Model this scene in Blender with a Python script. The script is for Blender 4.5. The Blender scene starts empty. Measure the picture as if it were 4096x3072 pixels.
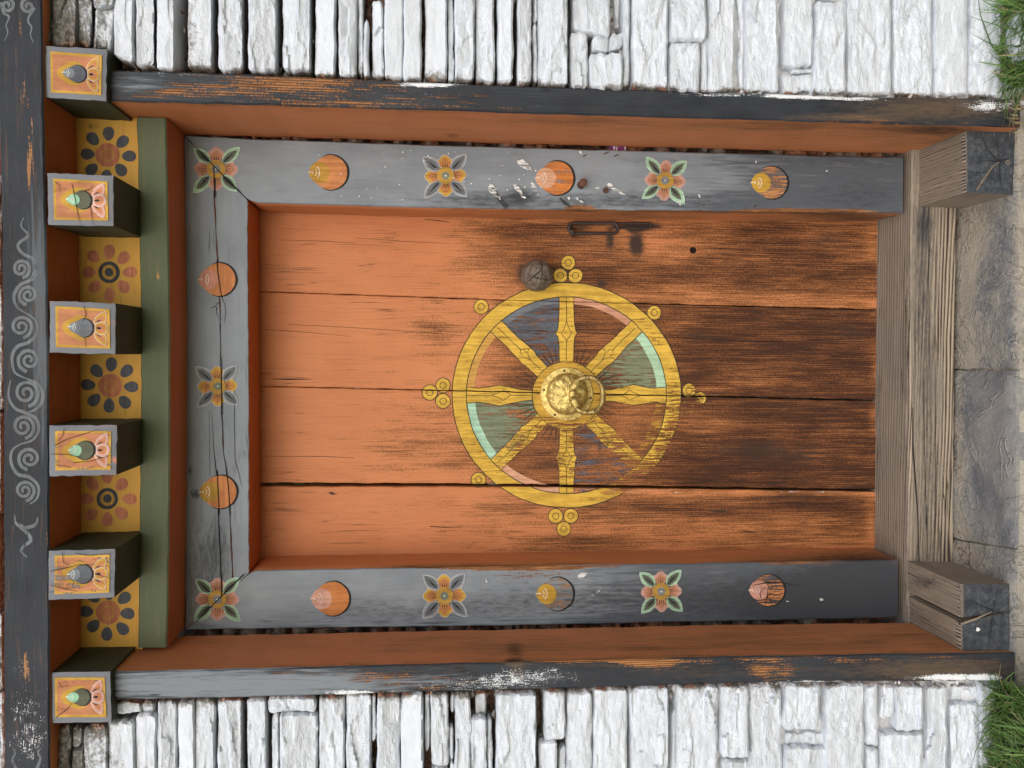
import bpy, bmesh, math, random
from mathutils import Vector, noise
random.seed(7)
SC = bpy.context.scene
COL = SC.collection

# ------------------------------------------------------------------ camera, sky, sun, exposure
F, VX, VY, ROLL = 3413.0, 1700.0, 1410.0, 0.003
CAM = Vector((0.0, -1.68, 1.25))
FW = Vector((-(1536 - VY) / F, 1.0, -(2048 - VX) / F)).normalized()
RT = Vector((0, 0, -1.0)); RT = (RT - FW * RT.dot(FW)).normalized()
UP = RT.cross(FW)
RT, UP = RT * math.cos(ROLL) + UP * math.sin(ROLL), UP * math.cos(ROLL) - RT * math.sin(ROLL)
cam_data = bpy.data.cameras.new('camera')
cam = bpy.data.objects.new('camera', cam_data); COL.objects.link(cam)
cam_data.sensor_fit = 'HORIZONTAL'; cam_data.sensor_width = 36.0
cam_data.lens = 36.0 * F / 4096.0
cam_data.clip_start = 0.05; cam_data.clip_end = 2000
from mathutils import Matrix
M3 = Matrix((RT, UP, -FW)).transposed()
cam.matrix_world = Matrix.Translation(CAM) @ M3.to_4x4()
SC.camera = cam

SUN_EL, SUN_AZ = math.radians(33), math.radians(187)      # azimuth from +Y, clockwise
world = bpy.data.worlds.new('World'); SC.world = world; world.use_nodes = True
wn = world.node_tree.nodes; wl = world.node_tree.links
sky = wn.new('ShaderNodeTexSky'); sky.sky_type = 'NISHITA'; sky.sun_disc = False
sky.sun_elevation = SUN_EL; sky.sun_rotation = SUN_AZ
sky.air_density = 1.0; sky.dust_density = 2.0; sky.ozone_density = 1.0
bg = wn['Background']; bg.inputs['Strength'].default_value = 0.15
wl.new(sky.outputs['Color'], bg.inputs['Color'])
sd = bpy.data.lights.new('sun', 'SUN'); sun = bpy.data.objects.new('sun', sd); COL.objects.link(sun)
sd.energy = 1.5; sd.angle = math.radians(90); sd.color = (1.0, 0.98, 0.95)
sdir = Vector((math.sin(SUN_AZ) * math.cos(SUN_EL), math.cos(SUN_AZ) * math.cos(SUN_EL), math.sin(SUN_EL)))
sun.rotation_euler = (-sdir).to_track_quat('-Z', 'Y').to_euler()
sun.location = sdir * 20
vs = SC.view_settings
vs.view_transform = 'Standard'; vs.look = 'None'; vs.gamma = 1; vs.exposure = 0.31
vs.use_curve_mapping = False
SC.cycles.max_bounces = 4; SC.cycles.transparent_max_bounces = 16
SC.cycles.use_denoising = True; SC.cycles.adaptive_threshold = 0.015

# ------------------------------------------------------------------ measuring helpers
def ray(x, y):
    return FW + RT * ((x - 2048) / F) - UP * ((y - 1536) / F)
def P(x, y, Y):
    """the point of the wall-parallel plane Y that the photograph shows at (x, y)"""
    v = ray(x, y); return CAM + v * ((Y - CAM.y) / v.y)
def G(x, y, z=0.0):
    v = ray(x, y); return CAM + v * ((z - CAM.z) / v.z)
def PX(p):
    d = p - CAM; z = d.dot(FW)
    if z < 1e-3: return (1e5, 1e5)
    return (2048 + F * d.dot(RT) / z, 1536 - F * d.dot(UP) / z)
def lerp(a, b, t): return a + (b - a) * t
def poly(pts, v, k=0):
    """piecewise-linear value of pts (sorted on coordinate k) at v"""
    o = 1 - k
    if v <= pts[0][k]:
        a, b = pts[0], pts[1]
    elif v >= pts[-1][k]:
        a, b = pts[-2], pts[-1]
    else:
        for a, b in zip(pts, pts[1:]):
            if a[k] <= v <= b[k]: break
    return lerp(a[o], b[o], (v - a[k]) / (b[k] - a[k] + 1e-9))
def sstep(a, b, x):
    t = min(1, max(0, (x - a) / (b - a))); return t * t * (3 - 2 * t)
def N3(x, y, z): return noise.noise(Vector((x, y, z)))
def blobs(base, *bl, lo=0.0, hi=1.0):
    def f(x, y):
        v = base(x, y) if callable(base) else base
        for (cx, cy, rx, ry, a) in bl:
            v += a * math.exp(-((x - cx) / rx) ** 2 - ((y - cy) / ry) ** 2)
        return min(hi, max(lo, v))
    return f

# plane depths (metres behind the face of the outer jambs)
Y_OUT, Y_BEAM, Y_LINT, Y_RAIL, Y_YEL, Y_GREY, Y_LEAF = 0.0, -0.045, -0.03, 0.103, 0.117, 0.227, 0.361

# ------------------------------------------------------------------ materials
class NT:
    def __init__(s, name):
        s.m = bpy.data.materials.new(name); s.m.use_nodes = True
        s.t = s.m.node_tree; s.n = s.t.nodes; s.b = s.n['Principled BSDF']; s.out = s.n['Material Output']
    def link(s, a, b): s.t.links.new(a, b)
    def setin(s, sock, v):
        if isinstance(v, bpy.types.NodeSocket): s.link(v, sock)
        elif v is not None:
            if isinstance(v, tuple) and len(v) == 3 and sock.type == 'RGBA': v = (*v, 1)
            sock.default_value = v
    def math(s, op, a, b=None, c=None, clamp=False):
        n = s.n.new('ShaderNodeMath'); n.operation = op; n.use_clamp = clamp
        s.setin(n.inputs[0], a)
        if b is not None: s.setin(n.inputs[1], b)
        if c is not None: s.setin(n.inputs[2], c)
        return n.outputs[0]
    def mix(s, fac, a, b, mode='MIX'):
        n = s.n.new('ShaderNodeMix'); n.data_type = 'RGBA'; n.blend_type = mode
        s.setin(n.inputs[0], fac); s.setin(n.inputs[6], a); s.setin(n.inputs[7], b)
        return n.outputs[2]
    def ss(s, x, a, b, lo=0.0, hi=1.0):
        n = s.n.new('ShaderNodeMapRange'); n.interpolation_type = 'SMOOTHSTEP'
        s.setin(n.inputs[0], x); s.setin(n.inputs[1], a); s.setin(n.inputs[2], b); s.setin(n.inputs[3], lo); s.setin(n.inputs[4], hi)
        return n.outputs[0]
    def pos(s):
        if not hasattr(s, '_p'): s._p = s.n.new('ShaderNodeNewGeometry')
        return s._p.outputs['Position']
    def vec(s, scale, warp=0, swap=None):
        """position times scale; swap = 'Z' or 'X' : (across, side, along) coordinates for that grain"""
        p = s.pos()
        if swap:
            sp = s.n.new('ShaderNodeSeparateXYZ'); s.link(p, sp.inputs[0])
            x, y, z = sp.outputs
            al, ac = (z, x) if swap == 'Z' else (x, z)
            if swap == 'Y': al, ac = y, s.math('ADD', x, z)
            ac = s.math('MULTIPLY_ADD', y, 0.87 if swap != 'Y' else 0.0, ac)
            cb = s.n.new('ShaderNodeCombineXYZ')
            s.link(ac, cb.inputs[0]); s.link(al, cb.inputs[2])
            p = cb.outputs[0]
        mp = s.n.new('ShaderNodeMapping'); s.link(p, mp.inputs['Vector'])
        mp.inputs['Scale'].default_value = scale
        return mp.outputs[0]
    def noise(s, v, scale=1.0, detail=3.0, rough=0.6, dist=0.0):
        n = s.n.new('ShaderNodeTexNoise'); s.link(v, n.inputs['Vector'])
        n.inputs['Scale'].default_value = scale; n.inputs['Detail'].default_value = detail
        n.inputs['Roughness'].default_value = rough; n.inputs['Distortion'].default_value = dist
        return n.outputs['Fac']
    def wave(s, v, scale, dist, detail=2, dscale=1.0):
        n = s.n.new('ShaderNodeTexWave'); s.link(v, n.inputs['Vector'])
        n.inputs['Scale'].default_value = scale; n.inputs['Distortion'].default_value = dist
        n.inputs['Detail'].default_value = detail; n.inputs['Detail Scale'].default_value = dscale
        return n.outputs['Fac']
    def voro(s, v, scale, feature='F1', out='Distance'):
        n = s.n.new('ShaderNodeTexVoronoi'); n.feature = feature
        s.link(v, n.inputs['Vector']); n.inputs['Scale'].default_value = scale
        return n.outputs[out]
    def attr(s, name, col=False):
        n = s.n.new('ShaderNodeAttribute'); n.attribute_name = name
        return n.outputs['Color'] if col else n.outputs['Fac']
    def bump(s, h, dist=0.001, strength=1.0, prev=None):
        n = s.n.new('ShaderNodeBump'); s.link(h, n.inputs['Height'])
        n.inputs['Distance'].default_value = dist; n.inputs['Strength'].default_value = strength
        if prev: s.link(prev, n.inputs['Normal'])
        return n.outputs[0]
    def done(s, col, rough=0.8, spec=0.25, normal=None, metal=0.0):
        s.setin(s.b.inputs['Base Color'], col); s.setin(s.b.inputs['Roughness'], rough)
        s.b.inputs['Specular IOR Level'].default_value = spec; s.setin(s.b.inputs['Metallic'], metal)
        if normal: s.link(normal, s.b.inputs['Normal'])
        return s.m

def painted_wood(name, grain, paint, paint2, wood_d, wood_l, primer=None, dirt_shade_c=(0.02, 0.016, 0.013),
                 stripe=0.35, crack=0.5, rough=0.72, fine=1.0, bumpd=0.0012, mott=0.5, soft=0.025, along=1.0, fade=None, ramp=None, ring=62):
    """old paint on boards; vertex attributes wear / dirt / white steer how worn, stained, shade-darkened and whitewash-spattered it is"""
    t = NT(name)
    wear, dirt_shade, white = t.attr('wear'), t.attr('dirt_shade'), t.attr('white')
    g1 = t.noise(t.vec((310 * fine, 1, 20 * along), swap=grain), detail=4, rough=0.72)
    g2 = t.noise(t.vec((125 * fine, 1, 8 * along), swap=grain), detail=5, rough=0.66, dist=0.3)
    g3 = t.noise(t.vec((22, 1, 6.0), swap=grain), detail=5, rough=0.65)
    wv = t.noise(t.vec((150, 1, 260), swap=grain), detail=2, rough=0.5)
    rings = t.wave(t.vec((1, 1, 0.05 if ring > 50 else 0.11), swap=grain), ring, 9.0 if ring > 50 else 16.0, 3, 0.35)
    fl = t.math('MULTIPLY_ADD', g1, 0.30, t.math('MULTIPLY', g2, 0.30))
    fl = t.math('MULTIPLY_ADD', g3, 0.26, fl)
    fl = t.math('MULTIPLY_ADD', wv, 0.14, fl)
    thr = t.math('MULTIPLY_ADD', wear, 0.48, 0.23)
    mask = t.ss(t.math('SUBTRACT', thr, fl), -soft, soft)
    wd = t.math('MULTIPLY_ADD', rings, stripe * 0.7, t.math('MULTIPLY', g2, 1.0 - stripe * 0.5))
    wd = t.math('MULTIPLY_ADD', t.math('SUBTRACT', g1, 0.5), 0.9, wd)
    wood = t.mix(t.ss(wd, 0.25, 0.85), wood_d, wood_l)
    big = t.noise(t.vec((5, 5, 5)), detail=5, rough=0.6)
    pc = t.mix(t.ss(t.math('MULTIPLY_ADD', g3, mott, t.math('MULTIPLY', big, 1 - mott)), 0.36, 0.66), paint, paint2)
    if fade is not None: pc = t.mix(t.ss(t.math('ADD', t.attr('fade'), t.math('MULTIPLY', t.math('SUBTRACT', g2, 0.5), 1.6)), 0.25, 0.8), pc, fade)
    pc = t.mix(t.ss(g1, 0.58, 0.80, 0, 0.30), pc, wood_d)
    pc = t.mix(t.ss(g2, 0.30, 0.48, 0.16, 0), pc, wood_d)
    if primer is not None:
        m2 = t.ss(t.math('SUBTRACT', t.math('ADD', thr, 0.035), fl), -0.012, 0.02)
        pc = t.mix(m2, pc, primer)
    if ramp:
        sv = t.math('MULTIPLY_ADD', t.math('SUBTRACT', g2, 0.5), 0.72, wear)
        sv = t.math('MULTIPLY_ADD', t.math('SUBTRACT', g1, 0.5), 0.95, sv)
        sv = t.math('MULTIPLY_ADD', t.math('SUBTRACT', g3, 0.5), 0.70, sv)
        sv = t.math('MULTIPLY_ADD', t.math('SUBTRACT', wv, 0.5), 0.46, sv)
        sv = t.math('MULTIPLY_ADD', t.math('SUBTRACT', rings, 0.5), t.math('MULTIPLY', wear, 0.16), sv)
        cr_ = t.n.new('ShaderNodeValToRGB'); t.link(sv, cr_.inputs[0]); e = cr_.color_ramp.elements
        e[0].position = ramp[0][0]; e[0].color = (*ramp[0][1], 1); e[1].position = ramp[-1][0]; e[1].color = (*ramp[-1][1], 1)
        for p_, c_ in ramp[1:-1]: e.new(p_).color = (*c_, 1)
        col = t.mix(t.ss(sv, 0.16, 0.40), pc, cr_.outputs[0])
    else:
        col = t.mix(mask, pc, wood)
    # fine drying cracks along the grain
    cr = t.noise(t.vec((30, 1, 0.9), swap=grain), detail=3, rough=0.55, dist=0.15)
    cr = t.math('ABSOLUTE', t.math('SUBTRACT', cr, 0.5))
    cn = t.noise(t.vec((7, 7, 7)), detail=2)
    crm = t.math('MULTIPLY', t.ss(cr, 0.002, 0.0075, 1, 0), t.ss(cn, 0.48, 0.60))
    crm = t.math('MULTIPLY', crm, crack)
    col = t.mix(crm, col, (0.012, 0.008, 0.006))
    dn = t.noise(t.vec((140, 1, 34), swap=grain), detail=5, rough=0.7)
    dm = t.ss(t.math('ADD', t.math('MULTIPLY', dirt_shade, 1.25), t.math('MULTIPLY', t.math('SUBTRACT', dn, 0.5), 1.2)), 0.20, 0.95)
    dm = t.math('MULTIPLY', dm, t.ss(dirt_shade, 0.0, 0.12))
    col = t.mix(dm, col, dirt_shade_c)
    # whitewash splashes
    sp = t.noise(t.vec((330, 330, 330)), detail=4, rough=0.75)
    sp2 = t.noise(t.vec((700 * fine, 1, 40), swap=grain), detail=2)
    sp3 = t.noise(t.vec((45, 45, 45)), detail=3)
    sp = t.math('MULTIPLY_ADD', sp2, 0.35, t.math('MULTIPLY', sp, 0.45))
    sp = t.math('MULTIPLY_ADD', sp3, 0.25, sp)
    wm = t.ss(t.math('ADD', sp, t.math('MULTIPLY', white, 0.40)), 0.70, 0.75)
    wm = t.math('MULTIPLY', wm, t.ss(white, 0.0, 0.03))
    col = t.mix(wm, col, (0.74, 0.75, 0.75))
    h = t.math('MULTIPLY_ADD', g2, 0.4, t.math('MULTIPLY', g1, 0.5))
    if stripe > 0.25: h = t.math('MULTIPLY_ADD', t.math('MULTIPLY', rings, stripe), 0.5, h)
    return t.done(col, t.ss(mask, 0, 1, rough - 0.12, rough + 0.12), 0.22, t.bump(h, bumpd, 0.9))

MAT = {}
ORANGE = (0.54, 0.205, 0.082)
MAT['leaf'] = painted_wood('orange_door_paint', 'Z', ORANGE, (0.48, 0.168, 0.066), (0.066, 0.022, 0.010), (0.34, 0.125, 0.042), dirt_shade_c=(0.045, 0.026, 0.018), stripe=0.4, rough=0.66, along=0.5, ramp=[(0.22, ORANGE), (0.36, (0.37, 0.142, 0.050)), (0.52, (0.225, 0.085, 0.029)), (0.68, (0.112, 0.040, 0.0145)), (0.86, (0.046, 0.0175, 0.0085))])
MAT['reveal'] = painted_wood('orange_reveal_paint', 'Z', (0.56, 0.212, 0.086), (0.50, 0.185, 0.072), (0.075, 0.03, 0.012), (0.27, 0.125, 0.05), dirt_shade_c=(0.03, 0.018, 0.012), stripe=0.4, crack=0.2, bumpd=0.0008, along=0.4, ramp=[(0.22, (0.54, 0.20, 0.08)), (0.42, (0.40, 0.165, 0.066)), (0.62, (0.22, 0.096, 0.041)), (0.88, (0.07, 0.031, 0.015))])
MAT['black'] = painted_wood('black_frame_paint', 'Z', (0.019, 0.0215, 0.026), (0.038, 0.043, 0.050), (0.085, 0.032, 0.014), (0.46, 0.205, 0.072), dirt_shade_c=(0.105, 0.072, 0.047), stripe=0.5, crack=0.7, rough=0.62, fade=(0.19, 0.21, 0.228))
MAT['grey'] = painted_wood('grey_frame_paint', 'Z', (0.250, 0.278, 0.303), (0.180, 0.203, 0.225), (0.11, 0.042, 0.018), (0.42, 0.19, 0.07), dirt_shade_c=(0.045, 0.048, 0.055), stripe=0.2, crack=0.25, rough=0.68, bumpd=0.0007, fade=(0.085, 0.096, 0.110))
MAT['greyx'] = painted_wood('grey_head_paint', 'X', (0.250, 0.278, 0.303), (0.180, 0.203, 0.225), (0.11, 0.042, 0.018), (0.42, 0.19, 0.07), dirt_shade_c=(0.045, 0.048, 0.055), stripe=0.2, crack=0.5, rough=0.68, bumpd=0.0007)
MAT['orangex'] = painted_wood('orange_soffit_paint', 'X', (0.47, 0.135, 0.038), (0.40, 0.110, 0.032), (0.06, 0.02, 0.01), (0.22, 0.09, 0.03), stripe=0.3, crack=0.4, bumpd=0.0006)
MAT['lintel'] = painted_wood('black_lintel_paint', 'X', (0.017, 0.020, 0.025), (0.030, 0.035, 0.042), (0.30, 0.14, 0.06), (0.58, 0.31, 0.14), dirt_shade_c=(0.02, 0.02, 0.022), stripe=0.05, crack=0.4, rough=0.72, mott=0.1, fade=(0.095, 0.106, 0.117))
MAT['green'] = painted_wood('olive_rail_paint', 'X', (0.105, 0.125, 0.068), (0.085, 0.103, 0.056), (0.35, 0.20, 0.09), (0.55, 0.33, 0.15), stripe=0.2, crack=0.25, bumpd=0.0005)
MAT['greeny'] = painted_wood('olive_beam_paint', 'Y', (0.055, 0.060, 0.032), (0.045, 0.050, 0.028), (0.2, 0.1, 0.05), (0.3, 0.18, 0.1), stripe=0.2, crack=0.3, bumpd=0.0005)
MAT['yellow'] = painted_wood('ochre_panel_paint', 'X', (0.60, 0.345, 0.062), (0.52, 0.285, 0.05), (0.06, 0.03, 0.015), (0.2, 0.1, 0.04), stripe=0.2, crack=0.25, bumpd=0.0005)
MAT['endgrey'] = painted_wood('grey_beam_end_paint', 'Z', (0.185, 0.192, 0.208), (0.145, 0.153, 0.168), (0.55, 0.22, 0.14), (0.62, 0.28, 0.17), stripe=0.1, crack=0.4, fine=0.35, bumpd=0.0008)
MAT['sill'] = painted_wood('weathered_sill_wood', 'X', (0.275, 0.226, 0.170), (0.21, 0.175, 0.137), (0.040, 0.032, 0.028), (0.40, 0.32, 0.23), dirt_shade_c=(0.05, 0.047, 0.047), stripe=0.75, ring=34, crack=0.9, rough=0.82, bumpd=0.0022, fine=0.7, along=0.35, soft=.06)
MAT['block'] = painted_wood('weathered_block_wood', 'Y', (0.29, 0.232, 0.168), (0.225, 0.182, 0.135), (0.04, 0.032, 0.028), (0.40, 0.32, 0.24), dirt_shade_c=(0.045, 0.04, 0.038), stripe=0.9, ring=40, crack=0.8, rough=0.82, bumpd=0.0020, fine=0.7, along=0.35, soft=.06)

def end_grain():
    t = NT('tarred_end_grain')
    v = t.vec((1, 1, 1))
    n1 = t.noise(v, 60, 5, 0.65); n2 = t.noise(v, 400, 3, 0.6)
    vo = t.noise(t.vec((1, 1, 1)), 95, 4, 0.6, 0.6)
    cm = t.math('MULTIPLY', t.ss(t.math('ABSOLUTE', t.math('SUBTRACT', vo, 0.5)), 0.0, 0.012, 1, 0), t.ss(n1, 0.45, 0.6))
    col = t.mix(t.ss(n1, 0.35, 0.68), (0.032, 0.036, 0.042), (0.082, 0.088, 0.094))
    col = t.mix(t.ss(n2, 0.60, 0.75, 0, 0.4), col, (0.15, 0.145, 0.14))
    col = t.mix(cm, col, (0.014, 0.014, 0.015))
    col = t.mix(t.math('MULTIPLY', t.ss(t.attr('wear'), 0.5, 0.8), t.ss(n2, 0.3, 0.6)), col, (0.22, 0.17, 0.12))
    h = t.math('SUBTRACT', t.math('MULTIPLY_ADD', n2, 0.35, t.math('MULTIPLY', n1, 0.6)), t.math('MULTIPLY', cm, 0.7))
    return t.done(col, 0.85, 0.15, t.bump(h, 0.002, 0.9))
MAT['endgrain'] = end_grain()

def white_stone():
    t = NT('whitewashed_stone')
    v = t.vec((1, 1, 1)); vl = t.vec((0.45, 1, 1))
    dirt_shade, pink = t.attr('dirt_shade'), t.attr('pink')
    crn = t.noise(vl, 75, 5, 0.72, 1.6); cr2 = t.noise(vl, 230, 4, 0.70, 1.2)
    fine = t.noise(v, 420, 3, 0.6); blot = t.noise(v, 24, 5, 0.65); spk = t.noise(v, 120, 4, 0.7)
    base = t.mix(t.ss(blot, 0.35, 0.7), (0.775, 0.81, 0.85), (0.69, 0.725, 0.765))
    base = t.mix(t.math('MULTIPLY', t.attr('tone'), 0.5), base, (0.54, 0.56, 0.59))
    base = t.mix(t.ss(cr2, 0.60, 0.74, 0, 0.45), base, (0.50, 0.50, 0.49))
    d = t.math('ADD', t.math('MULTIPLY', dirt_shade, 1.1), t.math('MULTIPLY', t.math('SUBTRACT', t.math('MULTIPLY_ADD', spk, 0.6, t.math('MULTIPLY', crn, 0.4)), 0.5), 1.9))
    dm = t.math('MULTIPLY', t.ss(d, 0.35, 0.75), t.ss(dirt_shade, 0.0, 0.15))
    raw = t.mix(t.ss(spk, 0.4, 0.62), (0.085, 0.075, 0.062), (0.27, 0.25, 0.22))
    p = t.math('ADD', t.math('MULTIPLY', pink, 1.1), t.math('MULTIPLY', t.math('SUBTRACT', t.math('MULTIPLY_ADD', blot, 0.5, t.math('MULTIPLY', spk, 0.5)), 0.5), 1.7))
    pm = t.math('MULTIPLY', t.ss(p, 0.35, 0.75), t.ss(pink, 0.0, 0.15))
    col = t.mix(dm, base, raw)
    col = t.mix(pm, col, t.mix(t.ss(spk, 0.4, 0.6), (0.24, 0.105, 0.065), (0.42, 0.24, 0.17)))
    h = t.math('MULTIPLY_ADD', cr2, 0.40, t.math('MULTIPLY', crn, 1.0))
    h = t.math('MULTIPLY', h, t.ss(t.attr('tone'), 0.0, 1.0, 1.0, 0.25))
    h = t.math('MULTIPLY_ADD', fine, 0.14, h)
    return t.done(col, 0.85, 0.25, t.bump(h, 0.0062, 1.0))
MAT['stone'] = white_stone()

def mortar():
    t = NT('mud_mortar')
    v = t.vec((1, 1, 1)); w = t.attr('white')
    n = t.noise(v, 70, 6, 0.7); n2 = t.noise(v, 260, 4, 0.65)
    raw = t.mix(t.ss(n, 0.35, 0.65), (0.12, 0.065, 0.045), (0.36, 0.24, 0.19))
    d = t.math('ADD', w, t.math('MULTIPLY', t.math('SUBTRACT', n, 0.5), 1.8))
    col = t.mix(t.ss(d, 0.25, 0.75), raw, (0.72, 0.72, 0.72))
    h = t.math('MULTIPLY_ADD', n2, 0.4, n)
    return t.done(col, 0.95, 0.1, t.bump(h, 0.008, 1.0))
MAT['mortar'] = mortar()

def rubble():
    t = NT('brown_rubble')
    v = t.vec((1, 1, 1)); n = t.noise(v, 60, 5, 0.7); n2 = t.noise(v, 18, 2, 0.5)
    col = t.mix(t.ss(n2, 0.4, 0.6), (0.34, 0.15, 0.085), (0.26, 0.22, 0.185))
    col = t.mix(t.ss(n, 0.35, 0.7), t.mix(0.6, col, (0.03, 0.02, 0.015)), col)
    return t.done(col, 0.95, 0.1, t.bump(n, 0.004, 1.0))
MAT['rubble'] = rubble()

def slate():
    t = NT('slate_slab')
    v = t.vec((1, 1, 1)); dust = t.attr('dirt_shade')
    n = t.noise(v, 9, 6, 0.65, 0.5); n2 = t.noise(v, 120, 5, 0.7); n3 = t.noise(v, 600, 3, 0.6)
    vn = t.noise(v, 7, 5, 0.6, 1.0); vm = t.ss(t.math('ABSOLUTE', t.math('SUBTRACT', vn, 0.5)), 0.0, 0.02, 1, 0)
    col = t.mix(t.ss(n, 0.35, 0.65), (0.135, 0.142, 0.150), (0.27, 0.262, 0.24))
    col = t.mix(t.ss(n2, 0.5, 0.72, 0, 0.6), col, (0.34, 0.33, 0.30))
    col = t.mix(t.math('MULTIPLY', vm, 0.35), col, (0.40, 0.385, 0.35))
    dn = t.math('ADD', dust, t.math('MULTIPLY', t.math('SUBTRACT', t.math('MULTIPLY_ADD', n2, 0.5, t.math('MULTIPLY', n, 0.5)), 0.5), 1.9))
    col = t.mix(t.math('MULTIPLY', t.ss(dn, 0.3, 0.85), 0.92), col, t.mix(t.ss(n3, 0.35, 0.65), (0.30, 0.265, 0.20), (0.47, 0.425, 0.335)))
    h = t.math('MULTIPLY_ADD', n2, 0.35, t.math('MULTIPLY', n, 1.3))
    h = t.math('MULTIPLY_ADD', vm, 0.3, h); h = t.math('MULTIPLY_ADD', n3, 0.15, h)
    return t.done(col, 0.58, 0.38, t.bump(h, 0.009, 1.0))
MAT['slate'] = slate()

def soil():
    t = NT('soil'); v = t.vec((1, 1, 1)); n = t.noise(v, 30, 6, 0.7); n2 = t.noise(v, 0.6, 4, 0.6)
    col = t.mix(t.ss(n, 0.35, 0.65), (0.07, 0.055, 0.035), (0.19, 0.16, 0.11))
    col = t.mix(t.ss(n2, 0.40, 0.55), col, (0.075, 0.10, 0.04))
    return t.done(col, 0.95, 0.1, t.bump(n, 0.01, 1.0))
MAT['soil'] = soil()

def leafy(name, a, b, c=None):
    t = NT(name); col = t.mix(t.attr('tint'), a, b)
    if c: col = t.mix(t.ss(t.attr('tint'), 0.93, 0.96), col, c)
    m = t.done(col, 0.55, 0.3)
    t.b.inputs['Transmission Weight'].default_value = 0.0
    t.b.inputs['Subsurface Weight'].default_value = 0.0
    return m
MAT['grass'] = leafy('grass_blade', (0.040, 0.100, 0.018), (0.17, 0.28, 0.06), (0.40, 0.31, 0.16))
MAT['shrub'] = leafy('shrub_leaf', (0.03, 0.08, 0.02), (0.10, 0.19, 0.05))

def metal(name, c1, c2, rough, bs, bd, met=1.0):
    t = NT(name); v = t.vec((1, 1, 1)); n = t.noise(v, bs, 5, 0.65); n2 = t.noise(v, bs * 0.25, 3, 0.6)
    col = t.mix(t.ss(n2, 0.35, 0.7), c1, c2)
    return t.done(col, t.ss(n, 0.3, 0.7, rough - 0.1, rough + 0.12), 0.5, t.bump(n, bd, 1.0), met)
MAT['brass'] = metal('gilt_brass', (0.74, 0.58, 0.21), (0.40, 0.28, 0.085), 0.48, 420, 0.0012, 0.85)
MAT['tarnish'] = metal('tarnished_brass', (0.50, 0.37, 0.14), (0.20, 0.14, 0.06), 0.45, 380, 0.0015, 0.85)
MAT['iron'] = metal('brown_iron', (0.065, 0.042, 0.036), (0.042, 0.030, 0.028), 0.55, 160, 0.0008, 0.35)
MAT['rust'] = metal('rusty_iron', (0.13, 0.055, 0.03), (0.06, 0.03, 0.02), 0.8, 220, 0.002, 0.1)

def knobwood():
    t = NT('dark_turned_wood'); v = t.vec((1, 1, 1)); n = t.noise(v, 55, 6, 0.7); n2 = t.noise(v, 200, 4, 0.7)
    col = t.mix(t.ss(n, 0.36, 0.66), (0.075, 0.050, 0.033), (0.155, 0.130, 0.105))
    col = t.mix(t.ss(n2, 0.60, 0.74, 0, 0.8), col, (0.34, 0.25, 0.13))
    return t.done(col, 0.5, 0.4, t.bump(t.math('MULTIPLY_ADD', n2, 0.5, n), 0.0018, 1.0))
MAT['knob'] = knobwood()

def paint_mat(name, grain, gscale=1.0, dark=(0.25, 0.2, 0.18), worn=True):
    """flat motif paint; colour and wear per vertex, worn spots show the board below"""
    t = NT(name)
    c = t.attr('paint', True); wear = t.attr('wear')
    g1 = t.noise(t.vec((330 * gscale, 1, 24), swap=grain), detail=4, rough=0.72)
    g2 = t.noise(t.vec((125 * gscale, 1, 10), swap=grain), detail=5, rough=0.66, dist=0.3)
    wv = t.noise(t.vec((150, 1, 260), swap=grain), detail=2, rough=0.5)
    b = t.noise(t.vec((30, 30, 30)), detail=4, rough=0.6)
    fl = t.math('MULTIPLY_ADD', g1, 0.46, t.math('MULTIPLY', g2, 0.30))
    fl = t.math('MULTIPLY_ADD', wv, 0.10, fl); fl = t.math('MULTIPLY_ADD', b, 0.14, fl)
    thr = t.math('MULTIPLY_ADD', wear, 0.34, 0.335)
    mask = t.ss(t.math('SUBTRACT', thr, fl), -0.03, 0.03)
    col = t.mix(t.ss(b, 0.4, 0.75, 0, 0.28), c, dark, 'MULTIPLY')
    col = t.mix(t.ss(g2, 0.40, 0.62, 0.34, 0.0), col, dark, 'MULTIPLY')
    col = t.mix(t.ss(g1, 0.62, 0.75, 0.0, 0.4), col, (0.04, 0.03, 0.025))
    t.done(col, 0.7, 0.2, t.bump(g1, 0.0006, 0.8))
    if not worn: return t.m
    tr = t.n.new('ShaderNodeBsdfTransparent'); mx = t.n.new('ShaderNodeMixShader')
    t.link(mask, mx.inputs[0]); t.link(t.b.outputs[0], mx.inputs[1]); t.link(tr.outputs[0], mx.inputs[2])
    t.link(mx.outputs[0], t.out.inputs['Surface'])
    return t.m
MAT['paintZ'] = paint_mat('motif_paint_upright', 'Z')
MAT['paintX'] = paint_mat('motif_paint_level', 'X')
for g_, q_ in (('Z', 1.0), ('X', 1.0)): MAT['paint%so' % g_] = paint_mat('motif_paint_whole_' + g_.lower(), g_, q_, worn=False)
MAT['paintE'] = paint_mat('motif_paint_end_grain', 'Z', 0.3)

def plain(name, c, r=0.7, spec=0.3):
    t = NT(name); n = t.noise(t.vec((90, 90, 90)), detail=3)
    return t.done(t.mix(n, c, tuple(k * 0.6 for k in c)), r, spec)
MAT['purple'] = plain('purple_foil', (0.22, 0.04, 0.20), 0.3, 0.6)
MAT['silver'] = plain('silver_foil', (0.7, 0.65, 0.7), 0.3, 0.6)
MAT['hole'] = plain('dark_hole', (0.02, 0.016, 0.014), 0.9, 0.0)

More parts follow.
